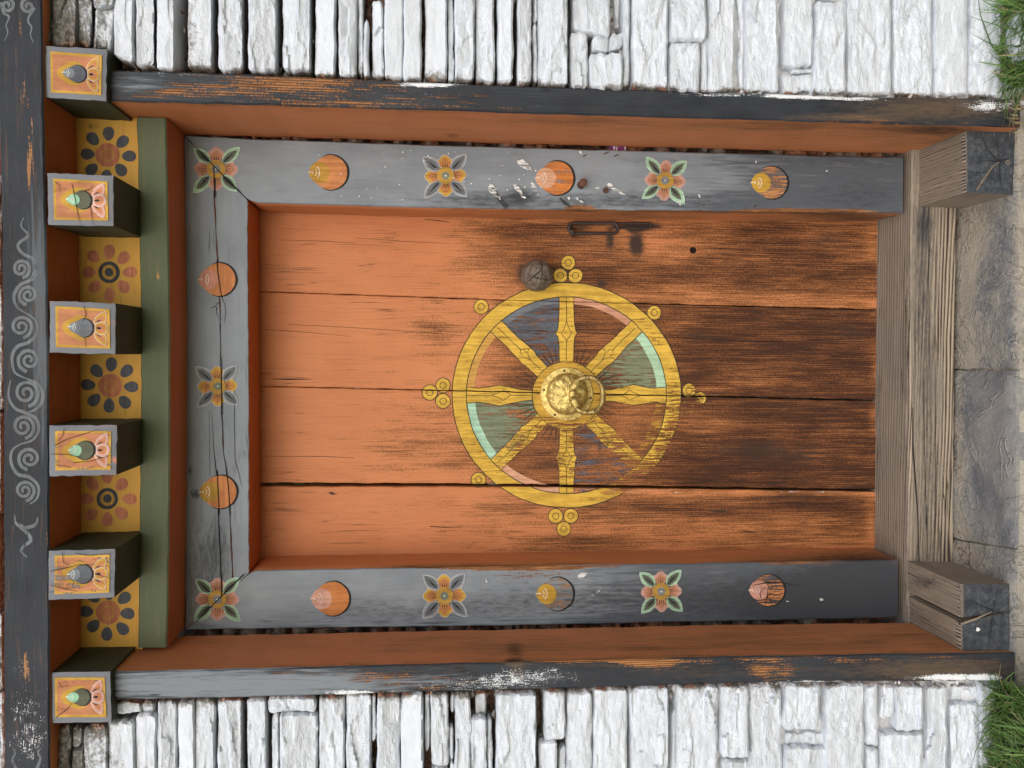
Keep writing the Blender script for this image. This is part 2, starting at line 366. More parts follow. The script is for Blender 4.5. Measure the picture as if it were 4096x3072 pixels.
# ------------------------------------------------------------------ object helpers
def tag(o, label=None, cat=None, group=None, kind=None):
    if label: o['label'] = label
    if cat: o['category'] = cat
    if group: o['group'] = group
    if kind or label: o['kind'] = kind or 'thing'
    return o
def empty(name, loc, label, cat, group=None):
    o = bpy.data.objects.new(name, None); o.location = loc; o.empty_display_size = 0.1
    COL.objects.link(o); return tag(o, label, cat, group)
def world_loc(o):
    v = Vector(o.location)
    while o.parent: o = o.parent; v = v + Vector(o.location)
    return v
class MB:
    """collects world-space faces and links them as one mesh object whose origin is its own centre"""
    def __init__(s): s.v = []; s.f = []; s.m = []; s.sm = []; s.col = []; s.pw = []
    def add(s, p, wear=0.0):
        s.v.append(Vector(p)); s.pw.append(wear); return len(s.v) - 1
    def face(s, idx, m=0, smooth=True, col=None):
        s.f.append(tuple(idx)); s.m.append(m); s.sm.append(smooth); s.col.append(col)
    def build(s, name, mats, parent=None, fields=None, recalc=True, sharp=None):
        if mats in ('paintZ', 'paintX') and s.pw and max(s.pw) < 0.13: mats = mats + 'o'
        c = sum(s.v, Vector()) / max(1, len(s.v))
        if parent is None and s.v: c.z = min(p.z for p in s.v)
        me = bpy.data.meshes.new(name)
        me.from_pydata([p - c for p in s.v], [], s.f)
        if not isinstance(mats, (list, tuple)): mats = [mats]
        for m in mats: me.materials.append(MAT[m] if isinstance(m, str) else m)
        me.polygons.foreach_set('material_index', s.m)
        me.polygons.foreach_set('use_smooth', s.sm)
        if any(k is not None for k in s.col):
            at = me.attributes.new('paint', 'FLOAT_COLOR', 'CORNER')
            buf = []
            for pl, k in zip(me.polygons, s.col):
                buf += list((k or (0.5, 0.5, 0.5)) + (1.0,)) * pl.loop_total
            at.data.foreach_set('color', buf)
        if fields:
            px = [PX(p) for p in s.v]
            for nm, fn in fields.items():
                at = me.attributes.new(nm, 'FLOAT', 'POINT')
                at.data.foreach_set('value', [fn(*q) if callable(fn) else fn for q in px] if not isinstance(fn, list) else fn)
        elif any(w for w in s.pw):
            me.attributes.new('wear', 'FLOAT', 'POINT').data.foreach_set('value', s.pw)
        if recalc:
            bm = bmesh.new(); bm.from_mesh(me); bmesh.ops.recalc_face_normals(bm, faces=bm.faces); bm.to_mesh(me); bm.free()
        if sharp is not None:
            me.set_sharp_from_angle(angle=math.radians(sharp))
        o = bpy.data.objects.new(name, me); COL.objects.link(o)
        if parent: o.parent = parent; o.location = c - world_loc(parent)
        else: o.location = c
        return o

def member(name, A, B, Yf, Yb, mats, parent, fields, ns=60, nc=14, nd=6, ch=0.003, key=0, rough=0.0003, slots=(0, 1, 1), wob=0.0016, seed=0.0, Yfn=None, cap=None):
    """a timber whose front face lies at Yf between the two pixel edges A and B; edges run along image coordinate key"""
    mb = MB(); rings = []; o = 1 - key
    a0, a1, b0, b1 = A[0][key], A[-1][key], B[0][key], B[-1][key]
    for i in range(ns + 1):
        t = i / ns
        sa, sb = lerp(a0, a1, t), lerp(b0, b1, t)
        va, vb = poly(A, sa, key), poly(B, sb, key)
        pa = (sa, va) if key == 0 else (va, sa); pb = (sb, vb) if key == 0 else (vb, sb)
        yo = Yfn(t) if Yfn else 0.0
        wa, wb = P(*pa, Yf + yo), P(*pb, Yf + yo)
        L = (wb - wa).length; e = (wb - wa) / L
        wa = wa + e * (wob * N3(t * 37, seed, 1.7) + 0.4 * wob * N3(t * 140, seed, 4)); wb = wb + e * (wob * N3(t * 37, seed, 9.1) + 0.4 * wob * N3(t * 140, seed, 7))
        ring = []
        for k in range(nd):
            p = wa.copy(); p.y = lerp(Yb, Yf + yo + ch, k / (nd - 1)); ring.append((p, 'A'))
        for k in range(nc + 1):
            u = k / nc
            p = wa.lerp(wb, (ch + (L - 2 * ch) * u) / L)
            p.y += rough * N3(p.x * 9 + seed, p.z * 9, 3.1) + 0.5 * rough * N3(p.x * 60, p.z * 60, seed)
            ring.append((p, 'F'))
        for k in range(nd):
            p = wb.copy(); p.y = lerp(Yf + yo + ch, Yb, k / (nd - 1)); ring.append((p, 'B'))
        rings.append([(mb.add(p), g) for p, g in ring])
    n = len(rings[0])
    for r0, r1 in zip(rings, rings[1:]):
        for k in range(n):
            k2 = (k + 1) % n
            g0, g1 = r0[k][1], r0[k2][1]
            sl = slots[0] if (g0 == 'F' or g1 == 'F') else (slots[1] if g0 == 'A' and g1 == 'A' else slots[2])
            mb.face((r0[k][0], r0[k2][0], r1[k2][0], r1[k][0]), sl, True)
    cp = slots[1] if cap is None else cap
    mb.face([q[0] for q in rings[0]], cp, False); mb.face([q[0] for q in rings[-1]][::-1], cp, False)
    return mb.build(name, mats, parent, fields, sharp=40)

def tube(mb, pts, rads, seg=10, m=0, closed=False, flat=1.0, nrm=None):
    """tube along pts; flat squashes it along nrm"""
    rings = []; n = len(pts)
    for i, p in enumerate(pts):
        q0 = pts[(i - 1) % n] if (closed or i) else pts[0]; q1 = pts[(i + 1) % n] if (closed or i < n - 1) else pts[-1]
        d = (q1 - q0).normalized()
        u = (nrm or Vector((0, 1, 0.01))); u = (u - d * u.dot(d)).normalized(); w = d.cross(u)
        r = rads[i] if isinstance(rads, (list, tuple)) else rads
        rings.append([mb.add(p + u * (math.cos(6.28318 * k / seg) * r * flat) + w * (math.sin(6.28318 * k / seg) * r)) for k in range(seg)])
    rr = list(zip(rings, rings[1:])) + ([(rings[-1], rings[0])] if closed else [])
    for a, b in rr:
        for k in range(seg): mb.face((a[k], a[(k + 1) % seg], b[(k + 1) % seg], b[k]), m)
    if not closed: mb.face(rings[0], m); mb.face(rings[-1], m)

def lathe(mb, c, prof, seg=48, m=0, disp=None):
    """rings of radius r at depth y in front of c (axis -Y); first/last radius may be 0"""
    rings = []
    for r, y in prof:
        if r == 0: rings.append([mb.add(c + Vector((0, -y, 0)))]); continue
        rg = []
        for k in range(seg):
            a = 2 * math.pi * k / seg; d = disp(r, a) if disp else 0
            rg.append(mb.add(c + Vector((math.cos(a) * r, -y - d, math.sin(a) * r))))
        rings.append(rg)
    for a, b in zip(rings, rings[1:]):
        for k in range(seg):
            k2 = (k + 1) % seg
            if len(a) == 1 and len(b) == 1: continue
            if len(a) == 1: mb.face((a[0], b[k], b[k2]), m)
            elif len(b) == 1: mb.face((a[k], a[k2], b[0]), m)
            else: mb.face((a[k], a[k2], b[k2], b[k]), m)

class Decal(MB):
    """flat painted shapes in photograph units on the plane Y; each layer 0.25 mm proud of the one below"""
    def __init__(s, Y): super().__init__(); s.Y = Y
    def pt(s, x, y, layer, w):
        x, y = x + 2.2 * N3(x * .02, y * .02, 3.3) + 0.7 * N3(x * .15, y * .15, 8.8), y + 2.2 * N3(x * .02, y * .02, 6.1) + 0.7 * N3(x * .15, y * .15, 1.4)
        return s.add(P(x, y, s.Y - 0.0005 - 0.00025 * layer), w)
    def poly(s, pts, col, layer=0, w=0.0):
        wf = w if callable(w) else (lambda x, y: w)
        s.face([s.pt(x, y, layer, wf(x, y)) for x, y in pts], 0, False, col)
    def strip(s, left, right, col, layer=0, w=0.0):
        wf = w if callable(w) else (lambda x, y: w)
        a = [s.pt(x, y, layer, wf(x, y)) for x, y in left]; b = [s.pt(x, y, layer, wf(x, y)) for x, y in right]
        for i in range(len(a) - 1): s.face((a[i], a[i + 1], b[i + 1], b[i]), 0, False, col)
    def disc(s, cx, cy, r, col, layer=0, w=0.0, ry=None, n=28):
        ry = ry or r
        s.poly([(cx + r * math.cos(6.28318 * k / n) * (1 + 0.012 * math.sin(k * 2.7 + cx)), cy + ry * math.sin(6.28318 * k / n) * (1 + 0.012 * math.sin(k * 3.9 + cy))) for k in range(n)], col, layer, w)
    def ring(s, cx, cy, r0, r1, col, layer=0, w=0.0, a0=0.0, a1=360.0, n=72, ky=1.0):
        L = []; R = []
        for k in range(n + 1):
            a = math.radians(lerp(a0, a1, k / n))
            L.append((cx + r0 * math.cos(a), cy + r0 * ky * math.sin(a))); R.append((cx + r1 * math.cos(a), cy + r1 * ky * math.sin(a)))
        s.strip(L, R, col, layer, w)
    def stroke(s, pts, wd, col, layer=0, w=0.0):
        L = []; R = []; n = len(pts)
        for i, (x, y) in enumerate(pts):
            x0, y0 = pts[max(0, i - 1)]; x1, y1 = pts[min(n - 1, i + 1)]
            dx, dy = x1 - x0, y1 - y0; l = math.hypot(dx, dy) or 1
            h = (wd[i] if isinstance(wd, (list, tuple)) else wd) / 2
            L.append((x - dy / l * h, y + dx / l * h)); R.append((x + dy / l * h, y - dx / l * h))
        s.strip(L, R, col, layer, w)

def rot(pts, cx, cy, deg, sx=1.0, sy=1.0):
    c, s_ = math.cos(math.radians(deg)), math.sin(math.radians(deg))
    return [(cx + (x * c - y * s_) * sx, cy + (x * s_ + y * c) * sy) for x, y in pts]



# ------------------------------------------------------------------ ground and paving (the setting)
GZ = -0.045
mb = MB()
xs = [-300, -60, -12, -4, -2, -1, -0.5, 0, 0.5, 1, 2, 4, 12, 60, 300]; ys = [-300, -60, -12, -5, -3, -1.5, -0.8, -0.4, 0.0, 0.4, 1.5, 5, 20, 60, 300]
gi = [[mb.add((x, y, GZ + (0.004 * N3(x * 3, y * 3, 0) if abs(x) < 5 and abs(y) < 5 else 0))) for x in xs] for y in ys]
for j in range(len(ys) - 1):
    for i in range(len(xs) - 1): mb.face((gi[j][i], gi[j][i + 1], gi[j + 1][i + 1], gi[j + 1][i]))
tag(mb.build('ground', 'soil'), kind='structure')

xr_, xl_ = G(4066, 384).x, G(4046, 2720).x
mb = MB()
q = [mb.add(p) for p in ((xl_, -9, GZ + .005), (xr_, -9, GZ + .005), (xr_, .1, GZ + .005), (xl_, .1, GZ + .005))]; mb.face(q)
tag(mb.build('bounce_paving', 'slate', None, {'dirt_shade': 1.2}), kind='structure')  # unseen pale paving, added to bounce light up to the soffits
pave = MB()
a, b, c, d = G(4062, 380), G(4062, 2760), G(4062, 2760), G(4062, 380)
pv = []
for (x, y) in ((a.x, a.y - 0.0), (b.x, b.y), (b.x, Y_GREY + 0.10), (a.x, Y_GREY + 0.10)):
    pv.append((x, y))
lo = [pave.add((x, y, GZ - 0.02)) for x, y in pv]; hi = [pave.add((x, y, -0.010)) for x, y in pv]
pave.face(hi); pave.face(lo[::-1])
for k in range(4): pave.face((lo[k], lo[(k + 1) % 4], hi[(k + 1) % 4], hi[k]))
pavement = tag(pave.build('pavement', 'slate', None, {'dirt_shade': 0.9}), kind='structure')
def slab(p0, p1, p2, p3, dust, th=0.05, nx=26, ny=14, lift=0.0, seed=0):
    """flagstone with corners in ground-plane photograph units: back-edge p0 p3 , front-edge p1 p2"""
    w = [G(*q) for q in (p0, p1, p2, p3)]
    mb = MB(); g = []
    for i in range(nx + 1):
        row = []
        for j in range(ny + 1):
            u, v = i / nx, j / ny
            p = w[0].lerp(w[3], u).lerp(w[1].lerp(w[2], u), v)
            e = min(u, 1 - u, v, 1 - v); ed = sstep(0, 0.05, e)
            if e == 0: p.x += 0.004 * N3(p.x * 30, p.y * 30, seed); p.y += 0.004 * N3(p.x * 30, p.y * 30, seed + 5)
            lay = 0.0035 * (1 if N3(p.x * 7 + seed, p.y * 5, 2) > 0.08 else 0)
            p.z = lift - 0.004 * (1 - ed) + 0.003 * N3(p.x * 8, p.y * 8, seed) + 0.0012 * N3(p.x * 40, p.y * 40, seed) + lay * ed
            row.append(mb.add(p))
        g.append(row)
    for i in range(nx):
        for j in range(ny): mb.face((g[i][j], g[i + 1][j], g[i + 1][j + 1], g[i][j + 1]))
    edge = [g[i][0] for i in range(nx + 1)] + [g[nx][j] for j in range(1, ny + 1)] + [g[i][ny] for i in range(nx - 1, -1, -1)] + [g[0][j] for j in range(ny - 1, 0, -1)]
    bt = []
    for q in edge:
        p = mb.v[q].copy(); p.z = -th; p.y += 0.004 * N3(p.x * 20, 3, seed); bt.append(mb.add(p))
    for k in range(len(edge)):
        k2 = (k + 1) % len(edge); mb.face((edge[k], edge[k2], bt[k2], bt[k]))
    return mb.build('slab', 'slate', pavement, {'dirt_shade': dust}, sharp=50)
dust1 = blobs(0.52, (3840, 1100, 60, 900, 0.5), (3900, 850, 120, 160, 0.4), (3990, 900, 90, 300, -0.15), (4085, 1100, 22, 2000, 0.35))
dust2 = blobs(0.20, (3835, 1800, 28, 900, 0.5), (3850, 2160, 50, 60, 0.5), (4085, 1800, 20, 600, 0.35))
dust3 = blobs(0.48, (3860, 2220, 60, 60, 0.4), (4000, 2260, 40, 50, -0.3))
slab((3792, 400), (4066, 384), (4068, 1472), (3800, 1476), dust1, seed=1)
slab((3800, 1484), (4064, 1481), (4058, 2192), (3800, 2150), dust2, seed=2, lift=0.002)
slab((3800, 2158), (4056, 2201), (4046, 2700), (3790, 2700), dust3, seed=3)
# grit that drifted against the sill
mb = MB()
for k in range(420):
    q = G(lerp(3824, 3850, random.random() ** 2.2), random.uniform(870, 2250), 0.0)
    if random.random() < 0.25: q = G(random.uniform(3830, 3900), random.choice((random.uniform(840, 900), random.uniform(2190, 2260))), 0.0)
    r = random.uniform(0.0008, 0.0028); q.z = 0.003
    tp = [mb.add(q + Vector((r * math.cos(a + k), r * math.sin(a + k), 0))) for a in (0, 1.57, 3.14, 4.71)]
    ap = mb.add(q + Vector((0, 0, r)))
    for i in range(4): mb.face((tp[i], tp[(i + 1) % 4], ap), 0, False)
tag(mb.build('grit', 'mortar', pavement, {'white': 0.25}), kind='stuff')

# ------------------------------------------------------------------ stone wall
wall = empty('stone_wall', (0, 0.1, GZ), 'whitewashed dry stone wall of long flat slabs around the doorway', 'wall')
def up_out(x): return poly([(430, 280), (1024, 299), (2048, 343), (3072, 375), (3600, 389), (4100, 395)], x)
def lo_out(x): return poly([(440, 2802), (1024, 2788), (2048, 2760), (3072, 2730), (4100, 2725)], x)
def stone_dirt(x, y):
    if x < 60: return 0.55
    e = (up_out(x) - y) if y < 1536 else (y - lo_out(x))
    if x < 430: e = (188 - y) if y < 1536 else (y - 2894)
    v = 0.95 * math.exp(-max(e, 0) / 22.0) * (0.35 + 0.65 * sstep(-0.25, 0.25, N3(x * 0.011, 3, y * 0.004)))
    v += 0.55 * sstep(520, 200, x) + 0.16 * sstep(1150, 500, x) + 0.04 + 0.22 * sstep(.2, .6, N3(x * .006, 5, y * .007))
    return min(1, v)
def stone_pink(x, y):
    if x < 60: return 0.0
    e = (up_out(x) - y) if y < 1536 else (y - lo_out(x))
    if x < 430: e = (188 - y) if y < 1536 else (y - 2894)
    v = 0.95 * math.exp(-max(e, 0) / 18.0) * sstep(0.0, 0.35, N3(x * 0.016, 8, y * 0.003)) + 0.42 * sstep(430, 260, x) * math.exp(-max(e, 0) / 60.0)
    return min(1, v)
def stone(x0, x1, ya, yb, dy=0.0, sl=0, smooth=0.0, sk=0.0, skb=0.0, name='stone', parent=None, mbx=None, Yback=0.11, res=1.0):
    """one flat stone: image extents x0..x1 (its thickness) and ya..yb (its length); sl = width of a sloping underside"""
    seed = random.random() * 90; sk += random.uniform(-4, 4); skb += random.uniform(-9, 9)
    own = mbx is None; mb = MB() if own else mbx
    LN, WD = abs(yb - ya), x1 + sl - x0
    nL = max(6, int(LN / (11 * res))); nW = max(5, int(WD / (7 * res)))
    g = []; tiltL = random.uniform(-0.006, 0.006); tiltW = random.uniform(-0.005, 0.004)
    rg = 1.0 - 0.8 * smooth
    c00, c01, c10, c11 = [random.uniform(2, 13) for _ in range(4)]; chip = random.uniform(0.3, 1.2)
    for i in range(nL + 1):
        row = []; u = i / nL
        for j in range(nW + 1):
            v = j / nW
            # hand-broken outline: wavering long edges, knocked-off corners
            eL = 4.6 * N3(u * LN * 0.011, seed, 1.0) + 1.8 * N3(u * LN * 0.06, seed, 2.0); eR = 4.6 * N3(u * LN * 0.011, seed, 5.0) + 2.0 * N3(u * LN * 0.06, seed, 6.0)
            pu0, pu1 = u * LN, (1 - u) * LN
            eL += max(0, c00 - pu0 * .8) + max(0, c10 - pu1 * .8); eR -= max(0, c01 - pu0 * .8) + max(0, c11 - pu1 * .8)
            q = 0.42 * WD; eL = min(eL, q); eR = max(eR, -q)
            xl, xr = x0 + sk * (u - 0.5) + eL, x1 + sl + sk * (u - 0.5) + eR
            eT = 9 * N3(v * WD * 0.03, seed, 8.0) + 3 * N3(v * WD * .12, seed, 9.0); eB = 9 * N3(v * WD * 0.03, seed, 11.0) + 3 * N3(v * WD * .12, seed, 12.0)
            x = lerp(xl, xr, v); y = lerp(ya + eT, yb + skb * (v - 0.5) + eB, u)
            dist = min(v * WD, (1 - v) * WD, u * LN, (1 - u) * LN)
            Y = dy + tiltL * (u - 0.5) * 2 + tiltW * (v - 0.5) * 2
            # split faces: slanted facets and thin delaminated steps
            ds, ps = noise.voronoi(Vector((y * 0.0065, x * 0.021, seed)))
            h1, h2, h3 = N3(ps[0].x * 9.1, ps[0].y * 7.3, seed), N3(ps[0].x * 5.1, ps[0].y * 3.3, seed + 7), N3(ps[0].x * 3.7, ps[0].y * 8.3, seed + 3)
            Y += rg * (0.0060 * h1 + 0.009 * h2 * (y * 0.0065 - ps[0].x) + 0.011 * h3 * (x * 0.021 - ps[0].y))
            Y += rg * (0.0022 * N3(y * 0.010, x * 0.05, seed) + 0.0016 * N3(y * 0.035, x * 0.10, seed) + 0.0010 * N3(y * 0.09, x * 0.2, seed))
            Y += 0.0042 * (1 - sstep(0, 6, dist)) * (1.0 if dist > 0 else 1.25)
            if sl and x > x1: Y += 0.06 * ((x - x1) / sl) ** 1.2
            row.append(mb.add(P(x, y, Y)))
        g.append(row)
    for i in range(nL):
        for j in range(nW): mb.face((g[i][j], g[i][j + 1], g[i + 1][j + 1], g[i + 1][j]))
    edge = [g[i][0] for i in range(nL + 1)] + [g[nL][j] for j in range(1, nW + 1)] + [g[i][nW] for i in range(nL - 1, -1, -1)] + [g[0][j] for j in range(nW - 1, 0, -1)]
    mid = []; bt = []
    for q in edge:
        p = mb.v[q].copy(); p.y = min(p.y + 0.018, Yback - .01); mid.append(mb.add(p))
    for q in edge:
        p = mb.v[q].copy(); p.y = Yback; bt.append(mb.add(p))
    for k in range(len(edge)):
        k2 = (k + 1) % len(edge); mb.face((edge[k], edge[k2], mid[k2], mid[k])); mb.face((mid[k], mid[k2], bt[k2], bt[k]))
    if own:
        n0 = len(edge); nf = len(mb.v) - 2 * n0; far = sstep(3000, 2100, (x0 + x1) / 2)
        xb = random.uniform(-.12, .12)
        dl = [min(1, max(0, stone_dirt(*PX(p)) + xb)) for p in mb.v[:nf]] + [lerp(.12, .55, far)] * n0 + [lerp(.5, 1.0, far)] * n0  # side vertices painted darker toward the back as shade in the gaps
        pl = [stone_pink(*PX(p)) for p in mb.v[:nf]] + [lerp(.1, .25, far)] * n0 + [lerp(.3, .5, far)] * n0
        return mb.build(name, 'stone', parent or wall, {'dirt_shade': dl, 'pink': pl, 'tone': max(smooth, random.choice((0, 0, .1, .25, .4)))}, sharp=38)
    if own: return mb.build(name, 'stone', parent or wall, {'dirt_shade': stone_dirt, 'pink': stone_pink, 'tone': max(smooth, random.choice((0, 0, .1, .25)))}, sharp=38)
T = -130
for s in [  # above in the photograph = right of the door
    (172, 205, T, 172), (207, 306, T, 189, 0.004), (309, 366, T, 180, 0.012, 8), (374, 455, T, 30, -0.005), (380, 455, 36, 203, 0.006, 0, 0, -8),
    (458, 535, T, 238, 0, 0, .4, 0, 26), (545, 616, T, 262, 0.002, 6, .4), (627, 692, T, 282, 0.0, 50, .5), (752, 846, T, 275, 0.004, 18, .5), (874, 968, T, 292, 0.0, 14, .2, 0, 14), (994, 1102, T, 284, -0.002, 20),
    (1133, 1238, T, 282, 0.0, 14), (1263, 1342, T, 306, 0, 0, .8), (1355, 1427, T, 310, 0.003), (1433, 1453, T, 312, 0.014), (1456, 1475, 84, 314, 0.01), (1489, 1532, 5, 316, 0.006),
    (1538, 1612, T, 315, 0, 0, .9), (1616, 1687, T, 322, -.002, 0, .8), (1701, 1788, T, 322, 0.004, 0, .9), (1792, 1815, T, 329, 0.012), (1820, 1898, T, 331), (1903, 1978, T, 333, 0.003),
    (1990, 2052, T, 332, 0, 0, .6), (2071, 2126, T, 341), (2131, 2149, 98, 341, 0.013), (2133, 2150, T, 92, 0.02), (2154, 2268, T, 347, -.003, 6), (2285, 2350, 128, 352), (2292, 2440, T, 140, 0.012, 0, .2, 0, 24),
    (2358, 2491, 215, 357, -.002, 0, 0, 0, 0), (2370, 2434, 150, 212, 0.006), (2438, 2490, 134, 198, 0.003), (2453, 2487, T, 126, 0.05), (2493, 2518, T, 347, 0.004),
    (2530, 2671, T, 362, -.003, 0, 0, -8), (2680, 2826, T, 163, -.004), (2676, 2798, 170, 362, -.004), (2802, 2830, 148, 366, 0.006), (2834, 2939, T, 370), (2946, 2975, T, 372, 0.016), (2980, 3112, T, 372, -.002, 0, 0, 10),
    (3132, 3250, T, 268, 0, 0, .4), (3126, 3250, 298, 376, 0.003), (3160, 3256, 272, 294, 0.008), (3258, 3382, 8, 379, -.006), (3258, 3345, T, 2, 0.015), (3388, 3564, T, 378), (3569, 3727, T, 385, 0.002), (3738, 3868, T, 382, 0, 0, .6), (3876, 4008, T, 391, 0.001),
    (4014, 4120, T, 398, 0.012)]:
    stone(*s)
Bm = 3210
for s in [  # below in the photograph = left of the door
    (199, 282, 2900, Bm, 0.006), (286, 333, 2906, 2986, 0.014), (288, 335, 2992, Bm, 0.008), (337, 428, 2898, Bm, 0.004), (440, 565, 2806, 2852, 0.008), (570, 616, 2802, 2852, 0.014), (434, 538, 2888, Bm, 0.0),
    (543, 624, 2856, Bm, 0, 0, .3), (631, 708, 2803, Bm, 0.002), (715, 778, 2801, Bm, -.003, 0, .8), (782, 860, 2797, Bm, 0.0), (872, 962, 2793, Bm, 0, 22), (990, 1060, 2794, Bm, 0.002, 22),
    (1070, 1262, 2789, 2847, 0.0), (1090, 1116, 2850, Bm, 0.01), (1120, 1270, 2853, Bm), (1278, 1378, 2780, Bm, 0.003), (1386, 1482, 2774, Bm, 0, 10), (1487, 1503, 2774, 2965, 0.012), (1507, 1600, 2771, Bm),
    (1604, 1690, 2768, Bm, -.005, 8, .95), (1700, 1719, 2770, 3003, 0.012), (1724, 1794, 2767, 3058), (1726, 1794, 3064, Bm, .008), (1802, 1817, 2768, 2852, .016), (1798, 1814, 2903, 3038, .008), (1798, 1816, 3044, Bm, .012),
    (1820, 1882, 2763, Bm, .002), (1884, 1946, 2872, Bm, .004), (1904, 1946, 2762, 2868, .03), (1950, 1970, 2868, Bm, .012), (1985, 2142, 2774, Bm, -.005, 6),
    (2176, 2262, 2758, 2960, -.002), (2158, 2228, 2966, Bm, .004), (2236, 2262, 2985, Bm, .014), (2268, 2366, 2768, Bm, .004), (2312, 2402, 2746, 2764, .02), (2373, 2508, 2752, Bm, .0, 0, .2), (2522, 2672, 2745, Bm, -.002, 6), (2684, 2700, 2840, Bm, .012),
    (2704, 2872, 2740, Bm, 0), (2880, 2994, 2738, 3030, -.005), (2884, 2990, 3036, Bm, .004), (3001, 3126, 2738, Bm, .002), (3136, 3279, 2738, 2918, -.003), (3140, 3294, 2924, 2978, .012), (3142, 3308, 2986, Bm, 0),
    (3302, 3456, 2735, Bm, -.002), (3462, 3510, 2738, 2980, .004), (3462, 3510, 2986, Bm, .008), (3516, 3578, 2742, 2866, .004), (3582, 3692, 2738, 2922, -.002), (3516, 3694, 2930, Bm, .002), (3702, 3788, 2742, Bm, 0),
    (3796, 3914, 2810, Bm, .003), (3800, 3910, 2738, 2802, .016), (3920, 4010, 2736, Bm, .004), (4016, 4120, 2736, Bm, .012)]:
    stone(*s)
# mud and whitewash between the stones
def bed(xa, xb, ya, yb, nx, ny):
    mb = MB(); g = []
    for i in range(nx + 1):
        row = []
        for j in range(ny + 1):
            x, y = lerp(xa, xb, i / nx), lerp(ya, yb, j / ny)
            t = sstep(2150, 3000, x)
            Y = lerp(0.085, 0.027, t) + 0.016 * N3(x * 0.02, y * 0.012, 4) + 0.007 * N3(x * 0.07, y * 0.05, 9)
            row.append(mb.add(P(x, y, Y)))
        g.append(row)
    for i in range(nx):
        for j in range(ny): mb.face((g[i][j], g[i][j + 1], g[i + 1][j + 1], g[i + 1][j]))
    mb.build('mortar_bed', 'mortar', wall, {'white': lambda x, y: 0.12 + 0.72 * sstep(1900, 2900, x)}, recalc=False)
bed(150, 4180, -220, 420, 260, 40); bed(150, 4180, 2690, 3300, 260, 40)
mb = MB(); mt = []
random.seed(77)
for k in range(520):
    up = k % 2; x = random.uniform(470, 3990)
    y = random.uniform(-60, up_out(x) - 4) if up else random.uniform(lo_out(x) + 4, 3130)
    if random.random() < .45: y = up_out(x) - abs(random.gauss(0, 12)) if up else lo_out(x) + abs(random.gauss(0, 12))
    t = sstep(2000, 2900, x); c0 = P(x, y, lerp(.045, .014, t) + random.uniform(-.006, .012)); r = random.uniform(.003, .0085); n0 = len(mb.v)
    lx = random.uniform(.7, 2.2)
    pts = []
    for (dx, dy, dz) in ((1, 0, 0), (-1, 0, 0), (0, 1, 0), (0, -1, 0), (0, 0, 1), (0, 0, -1)):
        q = r * random.uniform(.6, 1.2); pts.append(mb.add(c0 + Vector((dx * q * lx, dy * q, dz * q * .8))))
    for (a, b, c) in ((0, 2, 4), (2, 1, 4), (1, 3, 4), (3, 0, 4), (2, 0, 5), (1, 2, 5), (3, 1, 5), (0, 3, 5)): mb.face((pts[a], pts[b], pts[c]), 0, False)
    mt += [random.choice((.15, .4, .9)) if t < .5 else random.choice((.5, .9, 1.0))] * 6
tag(mb.build('mortar_crumbs', 'mortar', wall, {'white': mt}), kind='stuff')
random.seed(78)
# the wall goes on to both sides and above
mb = MB()
def courses(xa, xb, ya, yb):
    x = xa
    while x < xb:
        w = random.uniform(45, 150); y = ya
        while y < yb:
            l = random.uniform(220, 620); l = min(l, yb - y)
            if l > 40: stone(x, min(x + w, xb) - 5, y, y + l - 6, random.uniform(-.004, .01), mbx=mb, res=2.6)
            y += l
        x += w
courses(-420, 4150, -1150, T - 6); courses(-420, 4150, Bm + 6, 4200)
courses(-420, -8, T, Bm)
tag(mb.build('wall_stones', 'stone', wall, {'dirt_shade': 0.15, 'pink': 0.0}, sharp=55), kind='stuff')
mb = MB()
for (xa, xb, ya, yb) in ((-30, 6, 700, 1150), (-30, 12, 1156, 1640), (-30, 11, 1650, 2060), (-34, -6, 2066, 2450), (-30, 14, 2456, 2760), (-30, 15, 2766, 3120)):
    stone(xa, xb, ya, yb, 0.0, 0)
mb = MB()
q = [mb.add(P(x, y, 0.09)) for x, y in ((-420, -1150), (-420, 4200), (60, 4200), (60, -1150))]; mb.face(q)
q = [mb.add(P(x, y, 0.10)) for x, y in ((100, -1150), (4200, -1150), (4200, -200), (100, -200))]; mb.face(q)
q = [mb.add(P(x, y, 0.10)) for x, y in ((100, 3280), (4200, 3280), (4200, 4200), (100, 4200))]; mb.face(q)
mb.build('wall_core', 'mortar', wall, {'white': 0.55})
